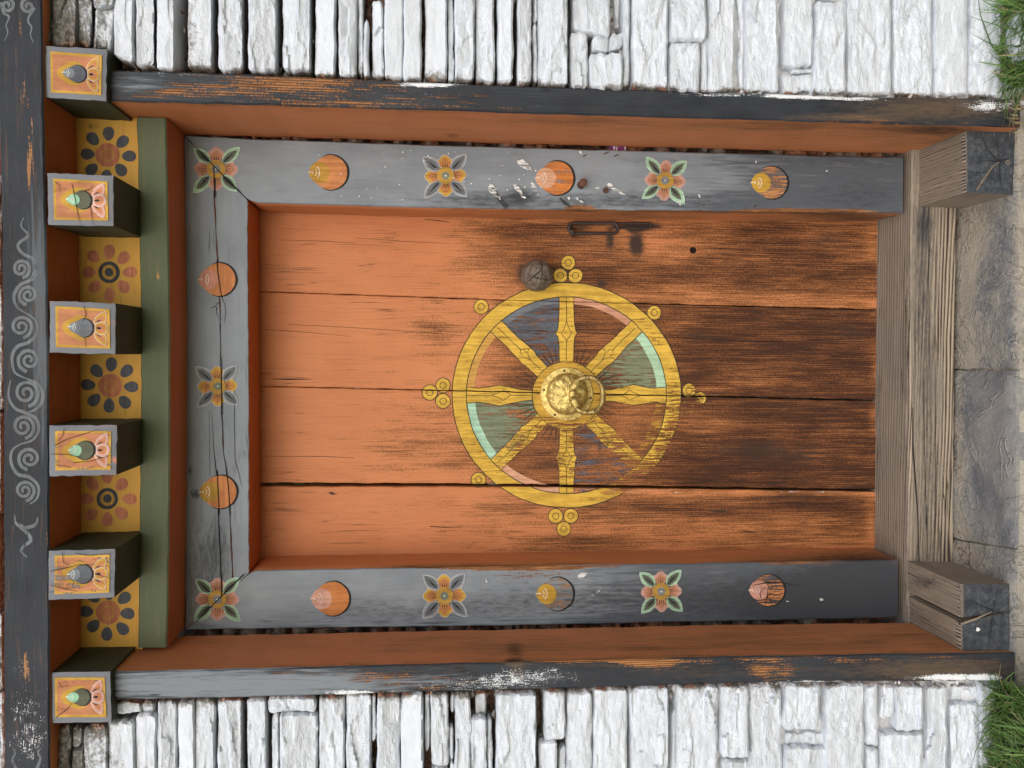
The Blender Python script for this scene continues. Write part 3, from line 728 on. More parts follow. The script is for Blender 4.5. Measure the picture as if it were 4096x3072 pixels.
# rubble packed behind the frame, seen through the slits beside it
for side, rng in (('r', (545, 640)), ('l', (2440, 2530))):
    mb = MB(); x = 720.0
    while x < 3640:
        w = random.uniform(25, 85)
        yy = poly([(735, 530), (3610, 618)], x) if side == 'r' else poly([(735, 2522), (3590, 2490)], x)
        c0 = P(x + w / 2, yy, 0.275 + random.uniform(-.004, .02))
        c0.x += random.uniform(-.016, .016); rx, rz = random.uniform(.012, .034), w * 0.00057 * random.uniform(.35, .6)
        for i in range(7):
            pass
        n1, n2 = 6, 8; rg = []
        sd_ = random.random() * 50
        for i in range(n1 + 1):
            th = math.pi * i / n1; row = []
            for k in range(n2):
                ph = 2 * math.pi * k / n2
                dv = Vector((math.cos(th), math.sin(th) * math.cos(ph), math.sin(th) * math.sin(ph)))
                r = 1 + 0.35 * noise.noise(dv * 1.7 + Vector((sd_, 0, 0)))
                row.append(mb.add(c0 + Vector((dv.x * rx * r, dv.y * 0.03 * r, dv.z * rz * 1.25 * r))))
            rg.append(row)
        for i in range(n1):
            for k in range(n2): mb.face((rg[i][k], rg[i][(k + 1) % n2], rg[i + 1][(k + 1) % n2], rg[i + 1][k]), 0, False)
        x += w * random.choice((1.0, 1.0, 1.5))
    tag(mb.build('rubble_fill', 'rubble', wall), kind='stuff')
    # unlit packing behind it
    mb = MB()
    ya, yb = (470, 760) if side == 'r' else (2330, 2580)
    q = [mb.add(P(x, y, 0.33)) for x, y in ((640, ya), (3700, ya), (3700, yb), (640, yb))]; mb.face(q)
    mb.build('packing', 'rubble', wall)
# rounded whitewashed stone lying in the grass at the wall foot
mb = MB(); c0 = P(4062, 140, -0.035); n1, n2 = 14, 20; rg = []
for i in range(n1 + 1):
    th = math.pi * i / n1; row = []
    for k in range(n2):
        ph = 2 * math.pi * k / n2
        dv = Vector((math.sin(th) * math.cos(ph), math.sin(th) * math.sin(ph), math.cos(th)))
        r = 1 + 0.16 * noise.noise(dv * 1.6 + Vector((4, 2, 0))) + 0.05 * noise.noise(dv * 6)
        row.append(mb.add(c0 + Vector((dv.x * 0.058 * r, dv.y * 0.03 * r, dv.z * 0.026 * r - 0.01))))
    rg.append(row)
for i in range(n1):
    for k in range(n2): mb.face((rg[i][k], rg[i][(k + 1) % n2], rg[i + 1][(k + 1) % n2], rg[i + 1][k]))
tag(mb.build('boulder', 'stone', None, {'dirt_shade': 0.25, 'pink': 0.0}), 'rounded whitewashed stone half buried in grass at the wall foot', 'stone')

# ------------------------------------------------------------------ outer surround: two deep jamb planks
surround = empty('door_surround', (-0.07, 0.0, 0.0), 'deep outer door surround of two planks, black painted faces and orange inner sides', 'door surround')
UO = [(428, 280), (1024, 299), (2048, 343), (3072, 375), (3600, 389), (4080, 395)]
UI = [(424, 404), (1024, 418), (2048, 451), (3072, 481), (4080, 511)]
LO_ = [(440, 2802), (1024, 2788), (2048, 2760), (3072, 2730), (4060, 2724)]
LI = [(440, 2687), (1024, 2674), (2048, 2649), (3072, 2623), (4060, 2610)]
def inner_side_u(x, y): return y > poly(UI, x) + 3
def wear_u(x, y):
    if inner_side_u(x, y):   # orange side, more worn down low
        return blobs(lambda x, y: 0.13 + 0.10 * N3(x * .004, y * .03, 5), (2250, 470, 420, 40, .22), (2700, 490, 500, 30, .18), (3300, 500, 500, 40, .32), (3800, 540, 350, 60, .36))(x, y)
    return blobs(lambda x, y: 0.40, (520, 290, 160, 60, -.16), (760, 375, 230, 26, .16), (1000, 340, 260, 40, .13), (1250, 340, 360, 50, .14), (1350, 415, 500, 20, .14), (1750, 400, 300, 60, .10), (2400, 400, 500, 50, -.10), (2900, 440, 500, 40, -.14), (3400, 470, 220, 24, .16), hi=0.8)(x, y)
def white_u(x, y):
    if inner_side_u(x, y): return 0.14 * sstep(.1, .5, N3(x * .01, y * .02, 2)) * sstep(3000, 1600, x)
    e = y - poly(UO, x)
    v = 0.10 + blobs(0, (1710, 337, 120, 12, .8), (3200, 383, 160, 12, .8), (3420, 396, 120, 8, .5), (3960, 425, 100, 24, .5), (700, 310, 300, 40, .12), (2850, 380, 130, 8, .4))(x, y)
    return min(1, v + 0.12 * math.exp(-e / 10) + 0.10 * sstep(.1, .6, N3(x * .008, 1, y * .02)))
member('jamb', UO, UI, Y_OUT, 0.245, ['black', 'reveal'], surround,
       {'wear': wear_u, 'white': white_u, 'fade': blobs(0, (520, 340, 200, 60, .45), (900, 345, 200, 30, .2), (1500, 370, 300, 40, .2), hi=.8), 'dirt_shade': blobs(0, (3750, 430, 420, 60, .62), (3350, 470, 260, 16, .4), (2400, 478, 700, 12, .22), (3760, 520, 200, 20, .5), (1030, 530, 30, 6, .6), (1810, 545, 30, 8, .7))}, ns=150, nc=12, nd=10, seed=1.3)
def inner_side_l(x, y): return y < poly(LI, x) - 3
def wear_l(x, y):
    if inner_side_l(x, y):
        return blobs(lambda x, y: 0.12 + 0.10 * N3(x * .004, y * .03, 9), (1500, 2590, 500, 30, .14), (1900, 2590, 400, 60, .16), (2500, 2590, 500, 70, .26), (3200, 2560, 500, 70, .24), (3700, 2560, 300, 70, .2), (2060, 2600, 30, 30, .3))(x, y)
    return blobs(0.40, (600, 2750, 260, 80, -.22), (1200, 2730, 260, 60, -.05), (1400, 2700, 400, 40, .12), (1900, 2710, 260, 60, .0), (2600, 2690, 400, 60, -.04), (2600, 2660, 120, 14, .4), (2500, 2640, 500, 12, .25), (3050, 2690, 60, 30, .3), (3150, 2690, 50, 26, .25), (3400, 2640, 500, 20, .12), hi=.8)(x, y)
def white_l(x, y):
    if inner_side_l(x, y): return 0.05
    return blobs(0.07, (1400, 2770, 130, 10, .7), (1750, 2740, 200, 30, .26), (2000, 2720, 160, 50, .34), (2200, 2700, 140, 50, .27), (3300, 2728, 200, 5, .7), (3800, 2710, 160, 14, .8), (3950, 2715, 60, 20, .6))(x, y)
member('jamb', LI, LO_, Y_OUT, 0.202, ['black', 'reveal'], surround,
       {'wear': wear_l, 'white': white_l, 'fade': blobs(0, (700, 2740, 500, 100, .80), (1250, 2740, 300, 60, .50), (1700, 2730, 400, 50, .42), (2150, 2710, 160, 40, .3), hi=.85), 'dirt_shade': blobs(0, (3750, 2680, 420, 60, .62), (2700, 2690, 300, 40, .3), (2300, 2660, 300, 14, .3), (3100, 2690, 300, 30, .2), (2060, 2630, 40, 40, .4), (2065, 2700, 40, 40, .5), (2060, 2650, 60, 6, .5))}, ns=150, nc=12, nd=10, seed=5.3)

# ------------------------------------------------------------------ motifs painted on the frame
MINT, OLIVE, SALMON, PINK, OCHRE = (0.36, 0.56, 0.38), (0.125, 0.135, 0.10), (0.49, 0.225, 0.125), (0.58, 0.33, 0.265), (0.50, 0.295, 0.06)
INK, WHITE, LGREY, MGREY, DGREY = (0.022, 0.024, 0.027), (0.80, 0.80, 0.78), (0.33, 0.35, 0.37), (0.20, 0.22, 0.235), (0.13, 0.145, 0.16)
def leafshape(r0, r1, w, n=9):
    up = []; dn = []
    for k in range(n + 1):
        t = k / n; r = lerp(r0, r1, t); h = w * math.sin(math.pi * min(1, t ** 0.85)) ** 0.8
        up.append((r, h)); dn.append((r, -h))
    return up + dn[::-1][1:-1]
def petal(k, r0=28):
    pts = [(r0, -12), (50, -26)]
    for (cx, cy, r, a0, a1) in ((54, -24, 14 + k, -120, -20), (68, 0, 18 + k, -70, 70), (54, 24, 14 + k, 20, 120)):
        for i in range(7):
            a = math.radians(lerp(a0, a1, i / 6)); pts.append((cx + r * math.cos(a), cy + r * math.sin(a)))
    return pts + [(50, 26), (r0, 12)]
def flower(cx, cy, Y, kind, parent, s=1.0, mat='paintZ', wear=0.0, ang=0.0, cut=None):
    d = Decal(Y); rn = random.Random(int(cx * 7 + cy)); s *= rn.uniform(.97, 1.03); ang += rn.uniform(-4, 4)
    if kind == 'green': lo, lf, li, pe, pb, ce = (0.58, 0.74, 0.6), MINT, OLIVE, PINK, SALMON, (0.22, 0.24, 0.25)
    else: lo, lf, li, pe, pb, ce = (0.62, 0.63, 0.64), LGREY, (0.155, 0.17, 0.182), (0.60, 0.35, 0.06), (0.52, 0.22, 0.075), (0.20, 0.225, 0.17)
    thin = kind != 'green'
    for k in range(4):
        a = 90 * k + ang
        d.poly(rot([(x * s, y * s) for x, y in petal(2.6)], cx, cy, a), WHITE if thin else (0.72, 0.5, 0.43), 0, wear)
        d.poly(rot([(x * s, y * s) for x, y in petal(1.2)], cx, cy, a), pe, 1, wear)
        d.poly(rot([(x * s * 0.88, y * s * 0.84) for x, y in petal(-3)], cx, cy, a), pb, 2, wear + 0.10)
        for q in (-9, 0, 9):
            d.stroke(rot([(36 * s, q * 0.7 * s), ((60 if q == 0 else 54) * s, q * 1.25 * s)], cx, cy, a), [3.2, 1.4], INK, 3, wear)
    for k in range(4):
        a = 45 + 90 * k + ang + rn.uniform(-2.5, 2.5); jl_ = rn.uniform(.95, 1.05); jw = rn.uniform(.92, 1.1)
        d.poly(rot([(x * s * jl_, y * s * jw) for x, y in leafshape(36, 128, 26)], cx, cy, a), lo, 4, wear)
        d.poly(rot([(x * s * jl_, y * s * jw) for x, y in leafshape(36, 125, 24)], cx, cy, a), lf, 5, wear)
        d.poly(rot([(x * s, y * s) for x, y in leafshape(38, 112 if not thin else 116, 14.5 if not thin else 17)], cx, cy, a), li, 6, wear)
        d.poly(rot([(44 * s, -2.4 * s), (70 * s, -4.2 * s), (98 * s, 0), (66 * s, 3.6 * s), (44 * s, 2.4 * s)], cx, cy, a), INK, 7, wear)
    d.disc(cx, cy, 37 * s, OCHRE, 8, wear); d.disc(cx, cy, 17 * s, ce, 9, wear); d.disc(cx, cy, 4 * s, WHITE, 10, wear, n=8)
    if cut:
        for pts, w in cut: d.stroke(pts, w, (0.008, 0.008, 0.01), 12, 0)
    return d.build('painted_flower', mat, parent, recalc=False)
def drop(cx, cy, r, tip):
    """circle with a point towards image left (world up)"""
    pts = []
    for k in range(25):
        a = math.radians(lerp(-128, 128, k / 24)); pts.append((cx + r * math.cos(a), cy + r * math.sin(a)))
    return pts + [(cx - tip * 0.86, cy + r * 0.42), (cx - tip, cy), (cx - tip * 0.86, cy - r * 0.42)]
def jewel(cx, cy, Y, cap, body, parent, mat='paintZ', bw=0.0, hollow=False, cut=None, s=1.0):
    d = Decal(Y); bx = cx + 10 * s
    L = []; R = []
    for k in range(31):
        a = math.radians(lerp(-118, 118, k / 30)); t = math.sin(math.pi * k / 30) ** 0.6
        L.append((bx + 68 * s * math.cos(a), cy + 69 * s * math.sin(a))); R.append((bx + (69 + 9 * t) * s * math.cos(a), cy + (70 + 6 * t) * s * math.sin(a)))
    d.strip(L, R, INK, 0)
    d.poly(drop(bx, cy, 69 * s, 84 * s), body, 1, bw)
    d.poly(drop(bx - 44 * s, cy, 42 * s, 44 * s), cap, 2, 0.12 if not hollow else 0.05)
    for r, ww in ((16, 2.4), (28, 2.6)):
        d.ring(bx - 70 * s, cy, r * s - ww / 2, r * s + ww / 2, (0.82, 0.76, 0.68), 3, 0.08, -52, 52, 10)
    d.stroke([(bx - 90 * s, cy), (bx - 80 * s, cy - 1), (bx - 73 * s, cy - 5 * s), (bx - 68 * s, cy), (bx - 73 * s, cy + 4 * s)], 3.0, (0.82, 0.76, 0.68), 3)
    if cut:
        for pts, w in cut: d.stroke(pts, w, (0.008, 0.008, 0.01), 6, 0)
    return d.build('painted_jewel', mat, parent, recalc=False)

# ------------------------------------------------------------------ inner grey frame
frame = empty('doorcase', (-0.07, Y_GREY, 0.12), 'grey painted inner door frame decorated with flowers and round jewels', 'doorcase')
GU_O = [(737, 541), (1024, 556), (2048, 589), (3072, 617), (3612, 628)]
GU_I = [(990, 796), (1024, 811), (1600, 828), (2048, 836), (3072, 846), (3612, 851)]
GL_I = [(996, 2296), (1024, 2282), (2048, 2265), (3072, 2249), (3592, 2240)]
GL_O = [(740, 2519), (1024, 2515), (2048, 2502), (3072, 2482), (3592, 2471)]
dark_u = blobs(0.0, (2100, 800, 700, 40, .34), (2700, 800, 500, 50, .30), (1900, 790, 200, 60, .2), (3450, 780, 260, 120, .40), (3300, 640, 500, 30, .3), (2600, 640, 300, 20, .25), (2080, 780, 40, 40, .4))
wear_gu = blobs(0.14, (2320, 830, 70, 14, .75), (2600, 845, 900, 7, .5), (3300, 845, 300, 14, .5), (2500, 615, 600, 8, .3), (2550, 800, 600, 40, .12), hi=.9)
def fr_wear_u(x, y):
    if y > poly(GU_I, x) + 3: return blobs(0.20, (2200, 860, 700, 30, .14), (2600, 860, 200, 20, .2), (3400, 870, 260, 30, .5))(x, y)
    return wear_gu(x, y)
ju = member('jamb', GU_O, GU_I, Y_GREY, 0.43, ['grey', 'reveal'], frame, {'fade': lambda x, y: 0.10 + 0.75 * sstep(2500, 3300, x) + 0.35 * sstep(740, 830, y) * sstep(1500, 2000, x), 'wear': fr_wear_u, 'dirt_shade': dark_u, 'white': blobs(0.02, (2000, 690, 300, 90, .10), (2250, 800, 300, 40, .1), (3400, 800, 300, 60, .06))}, ns=130, nc=16, seed=2.2)
def fr_wear_l(x, y):
    if y < poly(GL_I, x) - 3: return blobs(0.14, (2200, 2240, 700, 40, .10), (3300, 2230, 300, 40, .25))(x, y)
    return blobs(0.16, (2000, 2268, 900, 9, .6), (2100, 2300, 300, 40, .32), (3300, 2250, 400, 14, .6), (1500, 2290, 200, 8, .3), (3450, 2470, 160, 10, .6), (2500, 2370, 500, 100, .10), hi=.9)(x, y)
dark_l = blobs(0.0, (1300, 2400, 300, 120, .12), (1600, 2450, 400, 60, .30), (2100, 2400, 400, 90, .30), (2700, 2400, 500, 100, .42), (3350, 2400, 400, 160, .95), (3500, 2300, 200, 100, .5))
jl = member('jamb', GL_I, GL_O, Y_GREY, 0.43, ['grey', 'reveal'], frame, {'fade': lambda x, y: 0.10 + 0.75 * sstep(1900, 2900, x) + 0.3 * sstep(2430, 2500, y), 'wear': fr_wear_l, 'dirt_shade': dark_l, 'white': blobs(0.02, (3400, 2400, 250, 80, .09))}, ns=130, nc=16, seed=7.7)
CR = [(850, 690), (856, 768), (866, 960), (870, 1046), (877, 1140), (881, 1286), (884, 1536), (889, 1700), (894, 1814), (905, 1870), (916, 1960), (922, 2100), (930, 2330)]
def off(pts, dx): return [(x + dx, y) for x, y in pts]
HT = [(737, 546), (741, 1500), (741, 2514)]; HB = [(990, 802), (994, 1500), (996, 2290)]
hw = blobs(0.06, (990, 1500, 8, 500, .28), (995, 1180, 12, 60, .3), (905, 1550, 30, 300, .08), hi=.9)
hd = blobs(0.0, (800, 2300, 120, 260, .35), (930, 1300, 40, 100, .2), (880, 2200, 60, 200, .35), (940, 1880, 40, 50, .3), (760, 1880, 14, 20, .6), (880, 1270, 18, 22, .35), (975, 1815, 30, 30, .3))
hf = {'wear': hw, 'dirt_shade': hd, 'white': 0.03}
head = MB()
cA = [(742 + (850 - 742) * 0.98, 655)] + CR[1:-1] + [(932, 2322)]
h1 = member('head', HT, off([(846, 655)] + CR[1:-1] + [(934, 2352)], -1.6), Y_GREY, 0.43, ['greyx', 'orangex'], frame, hf, ns=110, nc=10, key=1, seed=3.3, ch=0.0015)
h2 = member('head', off([(848, 661)] + CR[1:-1] + [(934, 2350)], 1.6), HB, Y_GREY + 0.0008, 0.43, ['greyx', 'orangex'], frame, hf, ns=110, nc=10, key=1, seed=4.3, ch=0.0015)
# added dark sheet behind the crack, its colour standing in for shade
mb = MB(); q = [mb.add(P(x, y, Y_GREY + 0.05)) for x, y in ((800, 640), (960, 640), (960, 2400), (800, 2400))]; mb.face(q)
mb.build('crack_dark_sheet', 'hole', frame)
mit1 = ([(786, 590), (862, 672), (958, 768)], [2, 3.4, 6]); crk1 = ([(854, 668), (857, 720), (859, 790)], [3.5, 5, 5])
flower(864, 676, Y_GREY, 'green', ju, 0.98, cut=[mit1, crk1])
jewel(1311, 690, Y_GREY, (0.50, 0.29, 0.05), (0.62, 0.26, 0.10), ju)
flower(1782, 703, Y_GREY, 'grey', ju, 0.96, wear=0.12)
jewel(2216, 712, Y_GREY, (0.66, 0.36, 0.22), (0.60, 0.21, 0.055), ju, bw=0.38, s=0.98)
flower(2660, 722, Y_GREY, 'green', ju, 0.95, wear=0.14)
jewel(3076, 731, Y_GREY, (0.56, 0.34, 0.05), (0.50, 0.24, 0.10), ju, bw=0.46, s=0.93)
jewel(866, 1118, Y_GREY, (0.60, 0.28, 0.20), (0.60, 0.24, 0.09), h1, 'paintX', cut=[([(868, 1040), (872, 1090), (878, 1140), (888, 1196)], [4, 4, 3, 2.4])], s=0.96)
flower(870, 1545, Y_GREY, 'grey', h1, 0.92, 'paintX', cut=[([(883, 1430), (885, 1545), (888, 1660)], 4)])
jewel(870, 1968, Y_GREY, (0.50, 0.29, 0.05), (0.60, 0.24, 0.09), h1, 'paintX', cut=[([(904, 1870), (914, 1950), (921, 2060)], 3.6), ([(868, 1880), (873, 1970), (877, 2060)], 3.4)], s=0.96)
flower(869, 2397, Y_GREY, 'green', jl, 0.97, cut=[([(782, 2490), (873, 2396), (975, 2296)], [2.4, 4, 5.5]), ([(884, 2300), (885, 2390)], 4.5)])
jewel(1319, 2395, Y_GREY, (0.66, 0.36, 0.27), (0.58, 0.22, 0.07), jl, bw=.08, s=.98)
flower(1778, 2383, Y_GREY, 'grey', jl, 0.95, wear=0.12)
jewel(2218, 2376, Y_GREY, (0.54, 0.32, 0.045), (0.42, 0.22, 0.10), jl, bw=0.56, hollow=True, s=.95)
flower(2645, 2366, Y_GREY, 'green', jl, 0.93, wear=0.15)
jewel(3066, 2361, Y_GREY, (0.64, 0.33, 0.24), (0.58, 0.24, 0.09), jl, bw=.46, s=.9, cut=[([(3010, 2342), (3040, 2336), (3066, 2330), (3110, 2328), (3190, 2342)], [1, 3, 4, 3, 1]), ([(3068, 2382), (3090, 2378), (3105, 2360)], [3, 2, 1]), ([(3068, 2382), (3062, 2420)], [4, 1.5]), ([(3068, 2382), (3085, 2410)], [3, 1]), ([(3045, 2390), (3040, 2372), (3056, 2352), (3070, 2352), (3070, 2382)], [4, 3, 2, 2, 4])])
# long cracks, knots and the brush-slips of the painters
d = Decal(Y_GREY)
for pts, w in (([(848, 1640), (850, 1700), (856, 1800), (866, 1900), (872, 1990), (876, 2091), (880, 2200), (884, 2304)], [1, 2, 3, 4, 4.5, 5, 5, 5]),
               ([(889, 1196), (898, 1215), (902, 1245), (897, 1290)], [2.4, 2, 2, 1]), ([(842, 1232), (862, 1226), (868, 1214), (884, 1210)], [2, 3, 3, 2]), ([(866, 1228), (868, 1262)], [3.5, 2]),
               ([(937, 1536), (938, 1700), (940, 1840), (952, 1880), (966, 1945)], [1.4, 2, 2, 1.6, 1]), ([(836, 1640), (840, 1900)], [1, 1.8])):
    d.stroke(pts, w, (0.012, 0.012, 0.014), 0)
tag(d.build('crack', 'paintX', h1, recalc=False), kind='stuff')
d = Decal(Y_GREY)
d.stroke([(770, 1958), (765, 1970), (770, 1990), (785, 1994), (796, 1984), (797, 1968), (788, 1960), (776, 1960)], 3, (0.03, 0.03, 0.033)); d.disc(781, 1976, 12, (0.10, 0.105, 0.11), 0)
d.build('knot', 'paintX', h1, recalc=False)
def blot(d, cx, cy, L, W, ang, w=0.25, col=WHITE):
    n = 26; pts = []
    for k in range(n):
        a = 6.28318 * k / n; r = 1 + 0.32 * N3(k * 1.3, cx * 0.1, cy * 0.1)
        pts.append((math.cos(a) * L * r, math.sin(a) * W * r * (1.0 - 0.35 * math.cos(a))))
    w = min(.55, w + 0.18) if L > 8 else w
    d.poly(rot(pts, cx, cy, ang), col, 13, w)
d = Decal(Y_GREY)
for (cx, cy, L, W, a, w) in ((2098, 660, 31, 14, 38, .2), (1972, 762, 26, 12, 62, .25), (1995, 790, 14, 5, 42, .3), (2073, 758, 24, 8, 48, .22), (2092, 785, 20, 6, 45, .35), (2136, 748, 20, 8, 62, .3), (2442, 742, 15, 8, 30, .2), (2462, 757, 22, 7, 28, .34), (2490, 775, 14, 2.5, 18, .1),
    (2390, 753, 9, 4, 0, .1), (2276, 794, 7, 5, 80, .1), (2309, 795, 7, 4, 60, .1), (2326, 805, 9, 4, 25, .1), (2322, 610, 9, 4, 50, .2), (2719, 810, 12, 5, 80, .3), (2798, 785, 8, 3, 60, .1), (3306, 684, 4, 3, 0, 0), (2112, 676, 12, 6, 40, .5), (1984, 782, 18, 7, 55, .5), (2476, 764, 20, 5, 28, .6), (3024, 648, 5, 3, 90, 0)):
    blot(d, cx, cy, L, W, a, w)
random.seed(21)
for k in range(46):
    d.disc(random.uniform(1250, 2180) if k % 3 else random.uniform(1500, 2100), random.uniform(600, 800), random.uniform(1.2, 3.6), WHITE, 13, 0, n=7)
tag(d.build('whitewash_splash', 'paintZ', ju, recalc=False), kind='stuff')
d = Decal(Y_GREY)
for (cx, cy, L, W, a, w) in ((2330, 2302, 20, 9, -25, .2), (2370, 2378, 14, 6, -20, .35), (2396, 2362, 14, 3, -50, .35), (3286, 2398, 8, 5, 15, 0), (1945, 2325, 9, 3, 80, .2), (3150, 2405, 6, 1.5, 5, 0)):
    blot(d, cx, cy, L, W, a, w)
tag(d.build('whitewash_splash', 'paintZ', jl, recalc=False), kind='stuff')
d = Decal(Y_GREY)
for (pts, w) in (([(1966, 742), (1992, 790), (2030, 830)], [4, 18, 22]), ([(2240, 790), (2258, 812), (2285, 828)], [6, 14, 8])):
    d.stroke(pts, w, (0.055, 0.06, 0.066), 0, 0.30)
for (x, y, l) in ((2338, 622, 20), (2425, 612, 26), (2465, 622, 24), (3022, 825, 16), (2815, 820, 8)):
    d.stroke([(x - l / 2, y + 5), (x, y), (x + l / 2, y - 7)], [2, 5, 1.5], (0.10, 0.032, 0.02), 1, .2)
tag(d.build('paint_scuff', 'paintZ', ju, recalc=False), kind='stuff')
# rusty bolt and broken nail
for (x, y, L, r, nm_) in ((2330, 740, 0.030, 0.0085, 'bolt'), (2422, 762, 0.006, 0.006, 'nail')):
    mb = MB()
    c0 = P(x - (6 if L > .01 else 0), y, Y_GREY)
    lathe(mb, c0, [(r * 1.1, 0), (r, 0.001), (r * 0.93, L * 0.7), (r * 1.12, L * 0.72), (r * 1.1, L), (r * 0.5, L * 1.03), (0, L * 1.03)], 9)
    mb.build(nm_, 'rust', ju, sharp=30)

# ------------------------------------------------------------------ cornice: green rail, ochre panels, six beam ends
cornice = empty('door_cornice', P(560, 1530, Y_RAIL), 'cornice of six painted beam ends, ochre flower panels and an olive green rail', 'cornice')
RL = [(546, 470), (556, 900), (562, 1300), (563, 1650), (557, 2150), (551, 2590)]; RR = [(664, 472), (673, 900), (680, 1300), (680, 1650), (676, 2150), (668, 2590)]
member('rail', RL, RR, Y_RAIL, Y_GREY + 0.03, ['green', 'orangex', 'orangex'], cornice,
       {'wear': blobs(0.04, (635, 1100, 12, 30, .75), (650, 1960, 14, 60, .5), (665, 1060, 6, 30, .4), (640, 2300, 14, 60, .45), (560, 1130, 5, 40, .5), (563, 1590, 4, 40, .5)), 'dirt_shade': blobs(0, (620, 1480, 40, 60, .2), (700, 600, 30, 100, .2), (700, 1700, 40, 200, .12)), 'white': 0}, ns=60, nc=8, key=1, seed=8.8, slots=(0, 1, 2))
YP = [(478, 712), (900, 1214), (1400, 1712), (1890, 2206), (2390, 2590)]
def ochre(k):
    y0, y1 = YP[k]
    mb = MB(); n = 10; g = []
    for i in range(n + 1):
        row = []
        for j in range(9):
            x, y = lerp(284, 570, j / 8), lerp(y0 - (104 if k else 8), y1 + (104 if k < 4 else 8), i / n)
            p = P(x, y, Y_YEL + 0.002 * (k % 2)); p.y += 0.0003 * N3(p.x * 12, p.z * 12, k); row.append(mb.add(p))
        g.append(row)
    for i in range(n):
        for j in range(8): mb.face((g[i][j], g[i][j + 1], g[i + 1][j + 1], g[i + 1][j]))
    return mb.build('flower_panel', 'yellow', cornice, {'wear': blobs(0.05, (375, 505, 12, 12, .5)), 'dirt_shade': blobs(0.0, (372, 505, 16, 14, 1.2), (345, 2120, 14, 12, 1.2), (300, 1500, 24, 2000, .25), (552, 1500, 6, 2000, .12), (470, 1672, 30, 6, .7)), 'white': 0}, recalc=False)
def eightpetal(cx, cy, kind, parent):
    d = Decal(Y_YEL + 0.002 * (1 - kind)); pc = (0.095, 0.105, 0.12) if kind else (0.54, 0.205, 0.115)
    for k in range(8):
        a = 45 * k + (3 if kind else 0); s = 1 + 0.06 * math.sin(k * 2.1 + cx)
        pts = []
        for i in range(16):
            q = 6.28318 * i / 16; pts.append((82 * s + 29 * math.cos(q) * (1.06 if math.cos(q) > 0 else 0.95), 22.5 * math.sin(q) * (1 + 0.22 * math.cos(q))))
        d.poly(rot(pts, cx, cy, a), pc, 0, 0.02)
    if kind:
        d.disc(cx, cy, 48, (0.50, 0.185, 0.095), 1); d.ring(cx, cy, 22, 27, OCHRE, 2, 0, 0, 360, 28); d.ring(cx, cy, 12, 14, (0.5, 0.25, .06), 2, 0, 0, 360, 20)
    else:
        d.disc(cx, cy, 43, (0.06, 0.067, 0.078), 1); d.disc(cx, cy, 29, OCHRE, 2); d.disc(cx, cy, 17, (0.06, 0.067, 0.078), 3)
    d.build('painted_flower', 'paintX', parent, recalc=False)
for k, (cx, cy, kind) in enumerate(((430, 620, 1), (437, 1089, 0), (440, 1543, 1), (429, 1995, 0), (432, 2450, 1))):
    eightpetal(cx, cy, kind, ochre(k))
BE = [((181, 183), (428, 198), (424, 404), (181, 391)), ((190, 692), (452, 703), (455, 905), (194, 899)), ((200, 1203), (460, 1214), (461, 1417), (199, 1410)),
      ((197, 1702), (468, 1700), (465, 1899), (198, 1905)), ((195, 2203), (461, 2196), (456, 2390), (194, 2399)), ((197, 2690), (440, 2686), (445, 2888), (199, 2892))]
CRK = [[], [[(.10, .16), (.17, .22), (.18, .36)], [(.37, .18), (.41, .45), (.46, .80), (.49, .98)], [(.64, .55), (.66, .75), (.68, .99)], [(.55, .33), (.64, .28), (.70, .20)]],
       [[(.52, .06), (.55, .24), (.50, .40)], [(.53, .68), (.55, .9)]],
       [[(.08, .38), (.28, .26), (.5, .18), (.75, .08)], [(.02, .56), (.3, .58), (.5, .66)], [(.35, .74), (.6, .72), (.95, .6)], [(.1, .78), (.3, .83)], [(.22, .05), (.2, .2), (.12, .3)]],
       [[(.02, .42), (.25, .36), (.42, .32), (.7, .3)], [(.2, .02), (.22, .25), (.3, .3)], [(.4, .06), (.6, .12), (.97, .08)], [(.02, .7), (.2, .78), (.45, .86)], [(.7, .5), (.97, .62)]], [[(.1, .9), (.3, .72), (.36, .62)], [(.15, .2), (.2, .32)]]]
